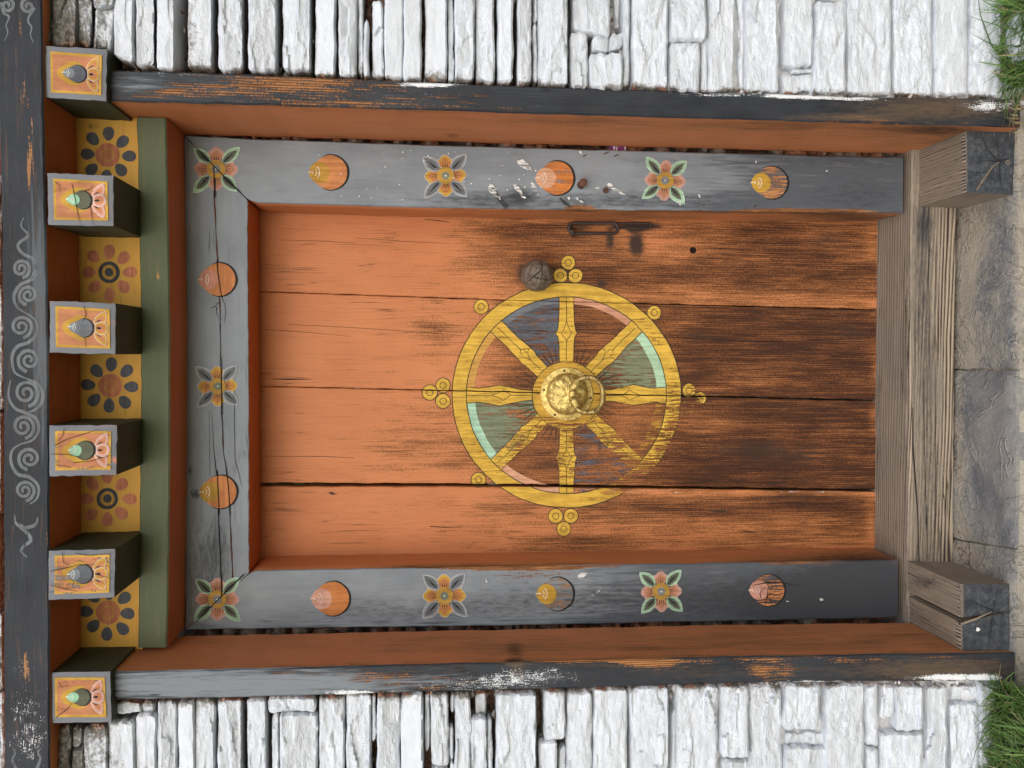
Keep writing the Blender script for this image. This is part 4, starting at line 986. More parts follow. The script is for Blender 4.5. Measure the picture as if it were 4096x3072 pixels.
for k, q in enumerate(BE):
    mb = MB(); n = 10; g = []
    yf = Y_BEAM + (0.0 if 0 < k < 5 else 0.022)
    for i in range(n + 1):
        row = []
        for j in range(n + 1):
            u, v = i / n, j / n
            x = lerp(lerp(q[0][0], q[1][0], u), lerp(q[3][0], q[2][0], u), v); y = lerp(lerp(q[0][1], q[1][1], u), lerp(q[3][1], q[2][1], u), v)
            e = min(u, 1 - u, v, 1 - v)
            if e == 0: x += 3.5 * N3(x * .03, y * .03, k * 7.7) + 1.5 * N3(x * .11, y * .11, k); y += 3.5 * N3(x * .03, y * .03, k * 7.7 + 9) + 1.5 * N3(x * .11, y * .11, k + 4)
            p = P(x, y, yf + (0.0025 if e == 0 else 0)); row.append(mb.add(p))
        g.append(row)
    for i in range(n):
        for j in range(n): mb.face((g[i][j], g[i + 1][j], g[i + 1][j + 1], g[i][j + 1]), 0)
    edge = [g[i][0] for i in range(n + 1)] + [g[n][j] for j in range(1, n + 1)] + [g[i][n] for i in range(n - 1, -1, -1)] + [g[0][j] for j in range(n - 1, 0, -1)]
    bt = []
    for e in edge:
        p = mb.v[e].copy(); p.y = Y_YEL + 0.05; bt.append(mb.add(p))
    for i in range(len(edge)):
        i2 = (i + 1) % len(edge); mb.face((edge[i], edge[i2], bt[i2], bt[i]), 1)
    be = mb.build('beam_end', ['endgrey', 'greeny'], cornice, {'wear': blobs(0.30, (q[0][0] + 15, q[0][1] + 100, 12, 90, .20), (q[1][0] - 8, q[1][1] + 160, 12, 40, .2)), 'dirt_shade': blobs(0, (430, 2230, 30, 60, .25) if k == 4 else (0, 0, 1, 1, 0)), 'white': 0}, sharp=35)
    w_, h_ = (q[1][0] - q[0][0]), (q[3][1] - q[0][1])
    def B(u, v):
        return (lerp(lerp(q[0][0], q[1][0], u), lerp(q[3][0], q[2][0], u), v), lerp(lerp(q[0][1], q[1][1], u), lerp(q[3][1], q[2][1], u), v))
    def S(pts): return [B(*p) for p in pts]
    d = Decal(yf - 0.0004)
    wr = (0.14, 0.24, 0.16, 0.30, 0.38, 0.22)[k]
    d.poly(S([(.085, .10), (.915, .115), (.92, .895), (.09, .895)]), (0.58, 0.335, 0.055), 0, wr)
    d.poly(S([(.125, .15), (.875, .165), (.875, .845), (.13, .845)]), (0.54, 0.225, 0.105), 1, wr)
    asp = w_ / h_
    def dr(cu, r, tip): return S([(x, .5 + (y) * asp) for x, y in drop(cu, 0, r, tip)])
    d.poly(dr(.47, .195, .29), (0.56, 0.325, 0.05), 2, wr)
    mint = k in (1, 3, 5)
    d.poly(dr(.535, .150, .15), INK, 3, wr * .5)
    d.poly(dr(.515, .140, .22), (0.115, 0.125, 0.08) if mint else ((0.19, 0.205, 0.22) if k == 2 else (0.12, 0.13, 0.145)), 4, wr * .5)
    d.poly(dr(.395, .085, .115), (0.30, 0.56, 0.36) if mint else (0.22, 0.24, 0.26), 5, wr * .4)
    for r in (.04, .075):
        d.stroke([B(.315 + r * math.cos(a), .5 + r * math.sin(a) * asp) for a in [math.radians(-55 + 11 * i) for i in range(11)]], 2.4, (0.80, 0.80, 0.76), 6)
    d.stroke(S([(.27, .5), (.30, .48), (.325, .5)]), 3, (0.80, 0.80, 0.76), 6)
    pe = (0.66, 0.36, 0.29) if mint else (0.55, 0.31, 0.05)
    for (cv, sg) in ((.5 - .135, -1), (.5 + .135, 1), (.5, 0)):
        if sg:
            o_ = [(.665, .5 + sg * .10), (.70, .5 + sg * .21), (.76, .5 + sg * .29), (.845, .5 + sg * .345), (.87, .5 + sg * .24), (.85, .5 + sg * .13), (.80, .5 + sg * .08), (.72, .5 + sg * .06)]
            i_ = [(.69, .5 + sg * .11), (.74, .5 + sg * .20), (.82, .5 + sg * .27), (.835, .5 + sg * .2), (.81, .5 + sg * .13), (.75, .5 + sg * .09)]
            c_ = [(.705, .5 + sg * .105), (.74, .5 + sg * .12), (.795, .5 + sg * .175), (.74, .5 + sg * .155)]
        else:
            o_ = [(.69, .5 - .06), (.74, .5 - .125), (.82, .5 - .13), (.885, .5 - .07), (.90, .5), (.885, .57), (.82, .63), (.74, .625), (.69, .56)]
            i_ = [(.72, .5 - .04), (.76, .5 - .075), (.82, .5 - .08), (.855, .5), (.82, .58), (.76, .575), (.72, .54)]
            c_ = [(.71, .49), (.76, .475), (.80, .5), (.76, .525), (.71, .51)]
        lay = 2 if sg else 5
        cu, cvv = sum(p[0] for p in o_) / len(o_), sum(p[1] for p in o_) / len(o_)
        d.poly(S(o_), (0.80, 0.74, 0.68), lay, wr * .6)
        d.poly(S([(lerp(cu, x, .93), lerp(cvv, y, .93)) for x, y in o_]), pe, lay + 1, wr * .5)
        d.poly(S(i_), (0.54, 0.22, 0.10), lay + 2, wr * .5)
        d.poly(S(c_), INK, lay + 3)
    for c_ in CRK[k]:
        d.stroke(S(c_), [2.4] * (len(c_) - 1) + [1], (0.03, 0.02, 0.016), 9)
    d.build('painted_lotus', 'paintE', be, recalc=False)

# ------------------------------------------------------------------ lintel with grey scrolls
lintel = empty('lintel', P(100, 1530, Y_LINT), 'black painted timber lintel with grey scrollwork over the doorway', 'lintel')
LT = [(-42, -260), (-22, 60), (4, 700), (13, 1500), (15, 2400), (18, 3300)]; LB = [(162, -260), (171, 250), (178, 700), (189, 1200), (196, 1800), (197, 2500), (198, 3300)]
lw0 = blobs(0.0, (80, 110, 22, 60, .5), (92, 330, 24, 130, .55), (125, 520, 22, 200, .52), (112, 700, 24, 130, .5), (125, 820, 40, 60, .25), (100, 1300, 40, 250, .22), (100, 1480, 60, 200, .18), (60, 1900, 60, 200, .2), (60, 2130, 60, 120, .25), (170, 2110, 14, 60, .4), (190, 2200, 8, 200, .45), (140, 2230, 30, 40, .25), (95, 2400, 30, 120, .30), (155, 2450, 24, 90, .30), (105, 2700, 26, 130, .52), (100, 2640, 30, 90, .25), (80, 2930, 20, 20, .3), hi=.8)
lw = lambda x, y: 0.17 + 0.62 * lw0(x, y)
member('beam', LT, LB, Y_LINT, 0.16, ['lintel', 'orangex', 'orangex'], lintel,
       {'wear': lw, 'fade': blobs(0.05, (160, 1100, 40, 400, .6), (170, 1500, 40, 300, .5), (150, 300, 30, 300, .2), (100, 2100, 60, 300, .2), (100, 1000, 60, 300, .2)), 'dirt_shade': blobs(0, (235, 680, 14, 14, .5), (225, 1640, 30, 40, .35), (270, 300, 60, 60, .1)), 'white': blobs(0.02, (110, 2850, 90, 200, .30), (110, 2990, 100, 120, .16), (60, 2600, 60, 100, .12), (150, 60, 20, 60, .12)), }, ns=90, nc=12, nd=8, key=1, seed=12.0, slots=(0, 1, 2))
def curl(cx, cy, r0, turns, a0, sgn, w):
    pts = []
    n = int(30 * turns)
    for i in range(n + 1):
        t = i / n; r = r0 * (1 - 0.86 * t); a = math.radians(a0 + sgn * 360 * turns * t)
        pts.append((cx + r * math.cos(a), cy + r * math.sin(a)))
    return pts
d = Decal(Y_LINT); SC_ = (0.175, 0.19, 0.20)
def scr(pts, w, wear=0.10): d.stroke(pts, w, SC_, 0, wear)
def bez(p, n=10):
    out = []
    for i in range(len(p) - 1):
        p0, p1, p2, p3 = p[max(0, i - 1)], p[i], p[i + 1], p[min(len(p) - 1, i + 2)]
        for k in range(n):
            t = k / n
            out.append(tuple(0.5 * ((2 * p1[a]) + (-p0[a] + p2[a]) * t + (2 * p0[a] - 5 * p1[a] + 4 * p2[a] - p3[a]) * t * t + (-p0[a] + 3 * p1[a] - 3 * p2[a] + p3[a]) * t ** 3) for a in (0, 1)))
    return out + [p[-1]]
tail = bez([(96, 868), (84, 905), (112, 940), (72, 980), (90, 1012), (130, 1035), (145, 1070), (125, 1115)]); scr(tail, [2 + 10 * min(1, i / 25) for i in range(len(tail))])
prev = 1
for (cx, cy, r, sg) in ((84, 1074, 38, -1), (113, 1180, 40, 1), (84, 1306, 46, -1), (116, 1440, 48, 1), (104, 1572, 54, -1), (92, 1706, 48, -1), (118, 1834, 46, 1), (98, 1962, 42, -1)):
    pts = curl(cx, cy, r, 1.9, 80 if sg < 0 else 100, sg, 9)
    scr(pts, [14 * (1 - 0.25 * i / len(pts)) for i in range(len(pts))])
for p in ([(122, 1036), (148, 1076), (128, 1116), (80, 1140), (56, 1180), (68, 1226), (104, 1252)], [(104, 1252), (142, 1284), (150, 1330), (116, 1368), (66, 1388), (48, 1440), (62, 1492), (112, 1516)], [(112, 1516), (156, 1540), (172, 1590), (150, 1632), (110, 1650)], [(42, 1520), (34, 1580), (58, 1632), (104, 1652), (146, 1676), (154, 1724), (128, 1762), (84, 1776)],
          [(84, 1776), (50, 1800), (44, 1850), (70, 1894), (120, 1910), (152, 1944), (150, 1990), (120, 2016)], [(58, 2060), (64, 2090), (90, 2115), (115, 2140), (120, 2165), (95, 2185), (85, 2205), (108, 2228)], [(150, 2070), (140, 2100), (100, 2110), (75, 2090)]):
    b_ = bez(p); scr(b_, [5 + 9 * math.sin(math.pi * i / (len(b_) - 1)) for i in range(len(b_))], 0.14 if p[0][1] < 2040 else 0.34)
d.build('painted_scroll', 'paintX', lintel, recalc=False)
for (cx, cy, sg, p) in ((28, 22, 1, [(2, 10), (14, 50), (36, 68), (24, 100), (30, 130), (18, 165)]), (112, 24, -1, [(140, 30), (118, 62), (112, 85), (126, 110), (122, 140), (134, 170)])):
    d = Decal(Y_LINT)
    scr(curl(cx, cy, 30, 1.4, -90, sg, 9), 13)
    b_ = bez(p); scr(b_, [12 * (1 - 0.8 * i / len(b_)) for i in range(len(b_))]); d.build('painted_scroll', 'paintX', lintel, recalc=False)
for p in ([(52, 2990), (60, 3015), (50, 3040), (66, 3080)], [(165, 2990), (152, 3012), (162, 3035), (148, 3080)]):
    d = Decal(Y_LINT); b_ = bez(p); scr(b_, [3 + 12 * i / len(b_) for i in range(len(b_))], .25); d.build('painted_scroll', 'paintX', lintel, recalc=False)

# ------------------------------------------------------------------ door leaf: four planks, painted wheel, brass handle, knob, hasp
door = empty('door', P(3500, 1560, Y_LEAF), 'worn orange plank door with a golden eight-spoked wheel and brass ring handle', 'door')
g1 = [(1030, 1166), (2048, 1201), (3072, 1227), (3560, 1241)]
g2 = [(1030, 1545), (2048, 1568), (3072, 1591), (3560, 1604)]
g3 = [(1030, 1938), (2048, 1941), (3072, 1956), (3560, 1963)]
def sh(p, d0, d1): return [(x, y + lerp(d0, d1, (x - 1030) / 2530)) for x, y in p]
EDG = [([(1030, 815), (3560, 862)], sh(g1, -1.4, -2.2)), (sh(g1, 1.4, 2.2), sh(g2, -1.6, -3.4)), (sh(g2, 1.6, 3.4), sh(g3, -8, -4.5)), (sh(g3, 8, 4.5), [(1030, 2260), (3560, 2225)])]
W1 = blobs(lambda x, y: 0.14 + 0.35 * sstep(1550, 2300, x), (2000, 930, 160, 50, .22), (2080, 1010, 200, 60, .16), (2350, 1090, 300, 50, .18), (2480, 1130, 300, 30, .12), (2650, 960, 160, 60, -.14), (2750, 1000, 120, 60, -.10), (2950, 1090, 300, 70, .16), (3100, 950, 300, 80, .20), (3350, 1090, 260, 90, .18), (3200, 1200, 400, 16, -.12), (3490, 980, 30, 60, -.14), (3495, 1210, 40, 24, -.16), (2450, 1190, 300, 12, -.14), (1500, 960, 140, 30, .12), (2200, 905, 200, 14, .2), (1350, 1000, 200, 20, .06), hi=.85)
W2 = blobs(lambda x, y: 0.12 + 0.12 * sstep(1450, 1800, x) + 0.36 * sstep(1850, 2100, x) + 0.16 * sstep(2600, 2900, x), (1730, 1330, 90, 50, .20), (1700, 1300, 160, 30, .10), (1900, 1215, 160, 14, -.10), (2300, 1250, 200, 40, .02), (3000, 1500, 150, 50, -.14), (2850, 1565, 120, 16, -.14), (3502, 1470, 20, 60, -.26), (3500, 1250, 24, 30, -.15), (3200, 1400, 200, 60, .06), (2700, 1380, 120, 40, .10), hi=.9)
W3 = blobs(lambda x, y: 0.12 + 0.16 * sstep(1300, 1700, x) + 0.28 * sstep(1780, 2100, x) + 0.20 * sstep(2500, 2800, x), (1620, 1770, 160, 26, .16), (1850, 1830, 140, 50, .20), (2850, 1690, 200, 60, -.20), (2750, 1640, 80, 40, -.08), (3497, 1680, 18, 70, -.26), (1500, 1905, 500, 14, -.08), (3000, 1870, 300, 60, .06), (3100, 1650, 200, 30, .08), hi=.9)
W4 = blobs(lambda x, y: 0.13 + 0.28 * sstep(1600, 2400, x), (1450, 2010, 160, 20, .12), (1950, 2030, 160, 30, .16), (1900, 2130, 120, 20, .12), (2300, 2170, 240, 24, .18), (2600, 2030, 300, 40, .18), (2900, 2060, 200, 40, .16), (3200, 2010, 260, 40, .36), (3380, 2060, 200, 60, .22), (3300, 2130, 200, 30, .10), (2700, 2150, 300, 40, -.02), (3300, 2195, 300, 20, -.08), (3482, 2100, 20, 80, -.2), (2600, 1972, 800, 10, -.12), hi=.85)
D1 = blobs(0, (2440, 965, 22, 60, .75), (2545, 975, 36, 60, .95), (2560, 905, 90, 14, 1.2), (2310, 910, 60, 24, .5), (2150, 905, 200, 10, .35), (2100, 1020, 14, 40, .3), (2085, 1095, 22, 60, .7), (2405, 1135, 26, 18, .9), (3300, 960, 120, 40, .45), (3130, 900, 400, 10, .3), (2840, 1045, 300, 14, .25), (1570, 935, 40, 8, .4), (1820, 945, 60, 10, .4), (3100, 1080, 400, 40, .2))  # stains, plus the shaded recess of the hasp slot painted under the loop
D2 = blobs(0, (2800, 1345, 110, 26, .5), (1740, 1335, 24, 20, .35), (3200, 1420, 160, 60, .25), (3400, 1330, 100, 60, .45), (2380, 1240, 80, 30, .12), (2420, 1545, 120, 20, .3), (3350, 1240, 200, 14, .4))
D3 = blobs(0, (2400, 1780, 14, 40, .6), (3000, 1790, 300, 40, .4), (3150, 1850, 300, 60, .35), (1650, 1765, 100, 14, .35), (3300, 1630, 300, 30, .3), (2500, 1870, 300, 30, .25), (1900, 1850, 120, 14, .25))
D4 = blobs(0, (2880, 2044, 60, 5, .9), (3000, 2128, 60, 4, .7), (1770, 2106, 60, 4, .8), (2150, 2190, 160, 8, .4), (1340, 1970, 80, 6, .4), (3150, 1990, 200, 24, .35), (1790, 2090, 60, 6, .4), (2420, 2170, 300, 8, .25), (1330, 1975, 12, 6, .8))
E1 = blobs(0.0, (3300, 1222, 500, 5, .36), (2600, 1208, 200, 6, .3), (1800, 1190, 300, 7, .26))
E2 = blobs(0.0, (1900, 1205, 260, 8, .28), (2550, 1215, 120, 7, .28), (3000, 1580, 500, 5, .3))
E4 = blobs(0.0, (2700, 1966, 600, 7, .36), (3300, 1970, 260, 6, .36), (2000, 1960, 300, 6, .2))
planks = []
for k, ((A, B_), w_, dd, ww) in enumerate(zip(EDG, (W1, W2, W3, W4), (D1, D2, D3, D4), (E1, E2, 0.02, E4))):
    planks.append(member('plank', A, B_, Y_LEAF, Y_LEAF + 0.035, ['leaf', 'leaf'], door, {'wear': w_, 'dirt_shade': dd, 'white': ww}, ns=170, nc=26, nd=3, ch=0.0018, rough=0.0003, seed=20 + k * 3.1))

GL = [(lambda x: -1e5, lambda x: poly(g1, x) - 1.4), (lambda x: poly(g1, x) + 1.4, lambda x: poly(g2, x) - 2.4), (lambda x: poly(g2, x) + 2.4, lambda x: poly(g3, x) - 6), (lambda x: poly(g3, x) + 6, lambda x: 1e5)]
def clip(pts, fn, keep_below):
    """cut a pixel polygon at the line y = fn(x)"""
    out = []; n = len(pts)
    def sd(p): return (p[1] - fn(p[0])) * (1 if keep_below else -1)
    for i in range(n):
        a, b = pts[i], pts[(i + 1) % n]; da, db = sd(a), sd(b)
        if da >= 0: out.append(a)
        if (da >= 0) != (db >= 0):
            t = da / (da - db); out.append((lerp(a[0], b[0], t), lerp(a[1], b[1], t)))
    return out
class Wheel(Decal):
    """paint that stops at the gaps between the planks"""
    def poly(s, pts, col, layer=0, w=0.0):
        for top, bot in GL:
            q = clip(pts, top, True)
            if len(q) > 2: q = clip(q, bot, False)
            if len(q) > 2: Decal.poly(s, q, col, layer, w)
    def strip(s, left, right, col, layer=0, w=0.0):
        for i in range(len(left) - 1): s.poly([left[i], left[i + 1], right[i + 1], right[i]], col, layer, w)
CX, CY, KY = 2266.0, 1581.0, 0.983
ww0 = blobs(0.29, (2600, 1935, 150, 100, .44), (2480, 1960, 120, 50, .16), (2520, 1968, 60, 12, -.2), (2700, 1680, 60, 120, .22), (2700, 1780, 90, 60, .2), (2270, 1700, 120, 50, .20), (2270, 1850, 60, 100, .16), (2080, 1790, 140, 80, .12), (2450, 1780, 80, 70, .2), (2600, 1360, 60, 60, .08), (2270, 1150, 300, 40, -.12), (2280, 2010, 300, 40, -.10), (2250, 2090, 100, 60, -.06), (1850, 1500, 60, 300, -.06), (2790, 1590, 50, 60, .24), (2760, 1630, 40, 30, .2), lo=0, hi=.95)
def wk(d): return lambda x, y: min(1, ww0(x, y) + d)
GOLD, GINK = (0.68, 0.425, 0.064), (0.030, 0.036, 0.028)
wheel_parts = []
def pol(r, a): return (CX + r * math.cos(math.radians(a)), CY + r * KY * math.sin(math.radians(a)))
wheel = bpy.data.objects.new('painted_wheel', None); COL.objects.link(wheel); wheel.parent = door
wheel.location = P(CX, CY, Y_LEAF) - world_loc(door); wheel.empty_display_size = 0.1
# coloured fields between the spokes (angles: 0 = image right, clockwise)
def sector(a0, a1, r0, r1, col, layer, w, na=10, nr=5):
    for i in range(na):
        for j in range(nr):
            b0, b1 = lerp(a0, a1, i / na), lerp(a0, a1, (i + 1) / na); q0, q1 = lerp(r0, r1, j / nr), lerp(r0, r1, (j + 1) / nr)
            d.poly([pol(q0, b0), pol(q0, b1), pol(q1, b1), pol(q1, b0)], col, layer, w)
def band(a0, a1, col, w, wd=30):
    n = 14
    for i in range(n):
        b0, b1 = lerp(a0, a1, i / n), lerp(a0, a1, (i + 1) / n)
        d.poly([pol(398 - wd, b0), pol(398 - wd, b1), pol(400, b1), pol(400, b0)], col, 1, w)
for fill, edge in (
        ((-135, -94, 140, 398, (0.105, 0.115, 0.135), 0, lambda x, y: 0.40 + 0.10 * sstep(1330, 1420, y)), (-134, -94, (0.17, 0.185, 0.21), .30, 24)),
        ((-46, -3, 140, 398, (0.22, 0.245, 0.15), 0, blobs(0.42, (2440, 1520, 100, 60, .14), (2560, 1470, 80, 80, -.14))), (-44, -4, (0.42, 0.62, 0.42), 0.14, 36)),
        ((133, 177, 140, 398, (0.20, 0.235, 0.15), 0, blobs(0.42, (2130, 1690, 60, 60, .14), (1960, 1700, 60, 60, -.12))), (138, 177, (0.42, 0.66, 0.48), 0.05, 32)),
        ((46, 88, 140, 398, (0.115, 0.12, 0.145), 0, blobs(0.60, (2400, 1990, 120, 14, -.42), (2360, 1760, 60, 60, -.04))), None),
        (None, (-86, -46, (0.62, 0.31, 0.19), 0.24, 26)), (None, (94, 134, (0.66, 0.35, 0.22), 0.20, 28)), (None, (-176, -138, (0.60, 0.33, 0.08), 0.20, 28)), (None, (6, 44, (0.54, 0.30, 0.05), wk(.22), 40))):
    d = Wheel(Y_LEAF)
    if fill: sector(*fill)
    if edge: band(*edge)
    d.build('field', 'paintZ', wheel, recalc=False)
# rim
r_ = Wheel(Y_LEAF)
N_ = 120
for i in range(N_):
    a0, a1 = 360 * i / N_, 360 * (i + 1) / N_
    for (q0, q1) in ((399, 428), (428, 457)):
        r_.poly([pol(q0, a0), pol(q1, a0), pol(q1, a1), pol(q0, a1)], GOLD, 2, wk(0))
    for q in (458, 400):
        r_.poly([pol(q - 1.6, a0), pol(q + 1.6, a0), pol(q + 1.6, a1), pol(q - 1.6, a1)], GINK, 4, wk(-.02))
# spokes
sp_ = []
for k in range(8):
    a = 45 * k; s_ = Wheel(Y_LEAF)
    card = k % 2 == 0
    prof = [(136, 28), (200, 29), (236, 33), (252, 43), (268, 36), (300, 31), (350, 29), (399, 30)] if k in (2, 6) else ([(136, 20), (180, 24), (225, 33), (268, 43), (310, 34), (350, 29), (399, 33)] if card else [(136, 29), (200, 31), (215, 36), (260, 33), (300, 30), (399, 31)])
    def sp(r, h):
        c, s2 = math.cos(math.radians(a)), math.sin(math.radians(a))
        return (CX + r * c - h * s2, CY + (r * s2 + h * c) * KY)
    w0 = wk({1: .06, 3: .04}.get(k, 0.0))
    fine = []
    for (r0, h0), (r1, h1) in zip(prof, prof[1:]):
        nn = max(1, int((r1 - r0) / 14))
        for i in range(nn): fine.append((lerp(r0, r1, i / nn), lerp(h0, h1, i / nn)))
    fine.append(prof[-1])
    for (r0, h0), (r1, h1) in zip(fine, fine[1:]):
        s_.poly([sp(r0, -h0), sp(r1, -h1), sp(r1, 0), sp(r0, 0)], GOLD, 3, w0); s_.poly([sp(r0, 0), sp(r1, 0), sp(r1, h1), sp(r0, h0)], GOLD, 3, w0)
    for sg in (-1, 1): s_.stroke([sp(r, sg * h) for r, h in fine], 2.6, GINK, 5, wk(.02 if k != 1 else .14))
    if card:
        s_.stroke([sp(r, 0) for r in range(140, 225, 14)], 2.4, GINK, 5, w0); s_.stroke([sp(r, 0) for r in range(300, 400, 14)], 2.4, GINK, 5, w0)
        s_.stroke([sp(222, 0), sp(246, 16), sp(252, 22), sp(262, 14), sp(300, 0)], 2.2, GINK, 5, w0); s_.stroke([sp(222, 0), sp(246, -16), sp(252, -22), sp(262, -14), sp(300, 0)], 2.2, GINK, 5, w0)
    else:
        s_.stroke([sp(r, 0) for r in range(140, 205, 12)], 2.2, GINK, 5, w0); s_.stroke([sp(r, 0) for r in range(260, 400, 14)], 2.2, GINK, 5, w0)
        for sg in (-1, 1):
            s_.stroke([sp(200, 0), sp(222, sg * 6), sp(236, sg * 16), sp(240, sg * 30)], 2.2, GINK, 5, w0)
            s_.stroke([sp(236, sg * 8), sp(252, sg * 12), sp(260, 0)], 2.2, GINK, 5, w0)
    sp_.append(s_)
h_ = Wheel(Y_LEAF)
for i in range(60):
    a0, a1 = 6 * i, 6 * i + 6
    for q0, q1 in ((60, 100), (100, 137)): h_.poly([pol(q0, a0), pol(q1, a0), pol(q1, a1), pol(q0, a1)], (0.56, 0.33, 0.05), 6, wk(.0))
    h_.poly([pol(136, a0), pol(139, a0), pol(139, a1), pol(136, a1)], GINK, 8, wk(.08))
for a in (-68, -160, -112, -22, 22, 112, 158, 68):
    for q in (-7, 0, 7):
        if a == 68: continue
        h_.stroke([pol(142, a + q * .8), pol(175, a + q * 1.1), pol(214 - abs(q) * 2, a + q * 1.2)], [3, 2.6, 1.2], GINK, 8, .08)
for (x, y, r) in ((2273, 1050, 29), (2241, 1102, 29), (2302, 1102, 29), (1924, 1228, 30), (2616, 1251, 29), (1913, 1919, 30), (1719, 1570, 31), (1772, 1541, 30), (1772, 1604, 30), (2222, 2064, 30), (2284, 2064, 30), (2255, 2116, 30), (2756, 1562, 28), (2800, 1593, 26), (2752, 1628, 28)):
    w0 = wk(0); b_ = Wheel(Y_LEAF)
    for i in range(16):
        a0, a1 = 6.28318 * i / 16, 6.28318 * (i + 1) / 16
        for (q0, q1, c, L) in ((0.001, r, GOLD, 2), (r - 1.4, r + 1.3, GINK, 4), (11.5, 14, GINK, 4)):
            b_.poly([(x + q0 * math.cos(a0), y + q0 * math.sin(a0)), (x + q1 * math.cos(a0), y + q1 * math.sin(a0)), (x + q1 * math.cos(a1), y + q1 * math.sin(a1)), (x + q0 * math.cos(a1), y + q0 * math.sin(a1))], c, L, w0)
    b_.build('bead', 'paintZ', wheel, recalc=False)
r_.build('rim', 'paintZ', wheel, recalc=False); h_.build('hub', 'paintZ', wheel, recalc=False);
for s_ in sp_: s_.build('spoke', 'paintZ', wheel, recalc=False)

# brass handle
HC = P(2267, 1576, Y_LEAF - 0.003); SCL = (2.041) / F     # metres per photograph unit on the leaf
R = 108 * SCL
mb = MB()
def emb(r, a):
    if r > R * 0.77: return 0.0004 * math.sin(a * 40) * (1 if r < R * 0.97 else 0)
    v = Vector((math.cos(a) * r, math.sin(a) * r, 0))
    n = abs(noise.noise(v * 210)); n2 = noise.noise(v * 110 + Vector((5, 5, 0)))
    pet = math.cos(6 * a + r * 220) * 0.0012 * sstep(.2, .5, r / R) * sstep(.77, .6, r / R)
    return (0.0060 * (0.3 - n) + 0.0028 * n2) * sstep(0.79, 0.68, r / R) + pet
prof = [(R, -0.002), (R, 0.002), (R * .985, 0.0032), (R * .95, 0.0026), (R * .93, 0.0030), (R * .86, 0.0026), (R * .84, 0.0034), (R * .80, 0.003), (R * .77, 0.005)]
for i in range(1, 17):
    t = i / 16; r = R * 0.77 * math.cos(t * math.pi / 2); prof.append((max(r, 0.0) if i < 16 else 0, 0.004 + 0.024 * math.sin(t * math.pi / 2)))
lathe(mb, HC, prof, 96, 0, emb)
handle = mb.build('handle', 'brass', door, sharp=70)
for (x, y) in ((2257, 1483), (2176, 1561), (2220, 1659), (2363, 1592)):
    mb = MB(); lathe(mb, P(x, y, Y_LEAF - 0.0055), [(0.0032, -0.002), (0.0030, 0.0008), (0.0018, 0.0016), (0, 0.0018)], 12)
    mb.build('nail', 'iron', handle)
# square boss with the broken tip, two dragon heads biting the ring
mb = MB(); c0 = P(2288, 1575, Y_LEAF - 0.032)
lathe(mb, c0, [(0.010, -0.012), (0.0095, 0.004), (0.0075, 0.010), (0.003, 0.012), (0, 0.012)], 6)
mb.build('boss', 'brass', handle, sharp=30)
mb = MB()
YR = Y_LEAF - 0.058
ringp = [(2300, 1534, .046), (2316, 1519, .050), (2340, 1510, .055), (2366, 1511, .056), (2389, 1521, .055), (2404, 1541, .053), (2411, 1566, .052), (2412, 1592, .052), (2406, 1618, .053), (2394, 1636, .054), (2374, 1647, .055), (2350, 1650, .055), (2326, 1646, .053), (2308, 1634, .050), (2297, 1617, .046)]
sm = []
for i in range(len(ringp) - 1):
    p0, p1, p2, p3 = ringp[max(0, i - 1)], ringp[i], ringp[i + 1], ringp[min(len(ringp) - 1, i + 2)]
    for k in range(7):
        t = k / 7
        q = [0.5 * (2 * p1[a] + (-p0[a] + p2[a]) * t + (2 * p0[a] - 5 * p1[a] + 4 * p2[a] - p3[a]) * t * t + (-p0[a] + 3 * p1[a] - 3 * p2[a] + p3[a]) * t ** 3) for a in range(3)]
        sm.append(P(q[0], q[1], Y_LEAF - q[2]))
rads = [0.0054 + 0.0011 * math.sin(math.pi * i / len(sm)) + 0.0006 * math.sin(i * 1.9) + 0.0016 * (math.exp(-((i - 70) / 2.0) ** 2)) for i in range(len(sm))]
tube(mb, sm, rads, 12)
mb.build('ring', 'tarnish', handle, sharp=60)
for (x, y, dx, dy) in ((2293, 1545, -.5, .86), (2292, 1607, -.5, -.86)):
    mb = MB(); n1, n2 = 16, 18; rg = []; c0 = P(x + 8, y - dy * 8, Y_LEAF - 0.047); sd_ = x * .3 + y
    ax = Vector((-dy, 0, -dx)).normalized()          # towards the boss
    sx = Vector((0, -1, 0)); sz = ax.cross(sx)
    for i in range(n1 + 1):
        th = math.pi * i / n1; row = []
        for k in range(n2):
            ph = 6.28318 * k / n2; dv = Vector((math.cos(th), math.sin(th) * math.cos(ph), math.sin(th) * math.sin(ph)))
            r = 1 + 0.30 * noise.noise(dv * 2.2 + Vector((sd_, 0, 0))) + 0.16 * noise.noise(dv * 6) - 0.35 * math.exp(-((dv.y) / .18) ** 2) * sstep(.1, .8, dv.x) * 0.5
            row.append(mb.add(c0 + ax * (dv.x * 0.0165 * r) + sx * (dv.y * 0.0085 * r) + sz * (dv.z * 0.0095 * r)))
        rg.append(row)
    for i in range(n1):
        for k in range(n2): mb.face((rg[i][k], rg[i][(k + 1) % n2], rg[i + 1][(k + 1) % n2], rg[i + 1][k]))
    mb.build('dragon_head', 'brass', handle)

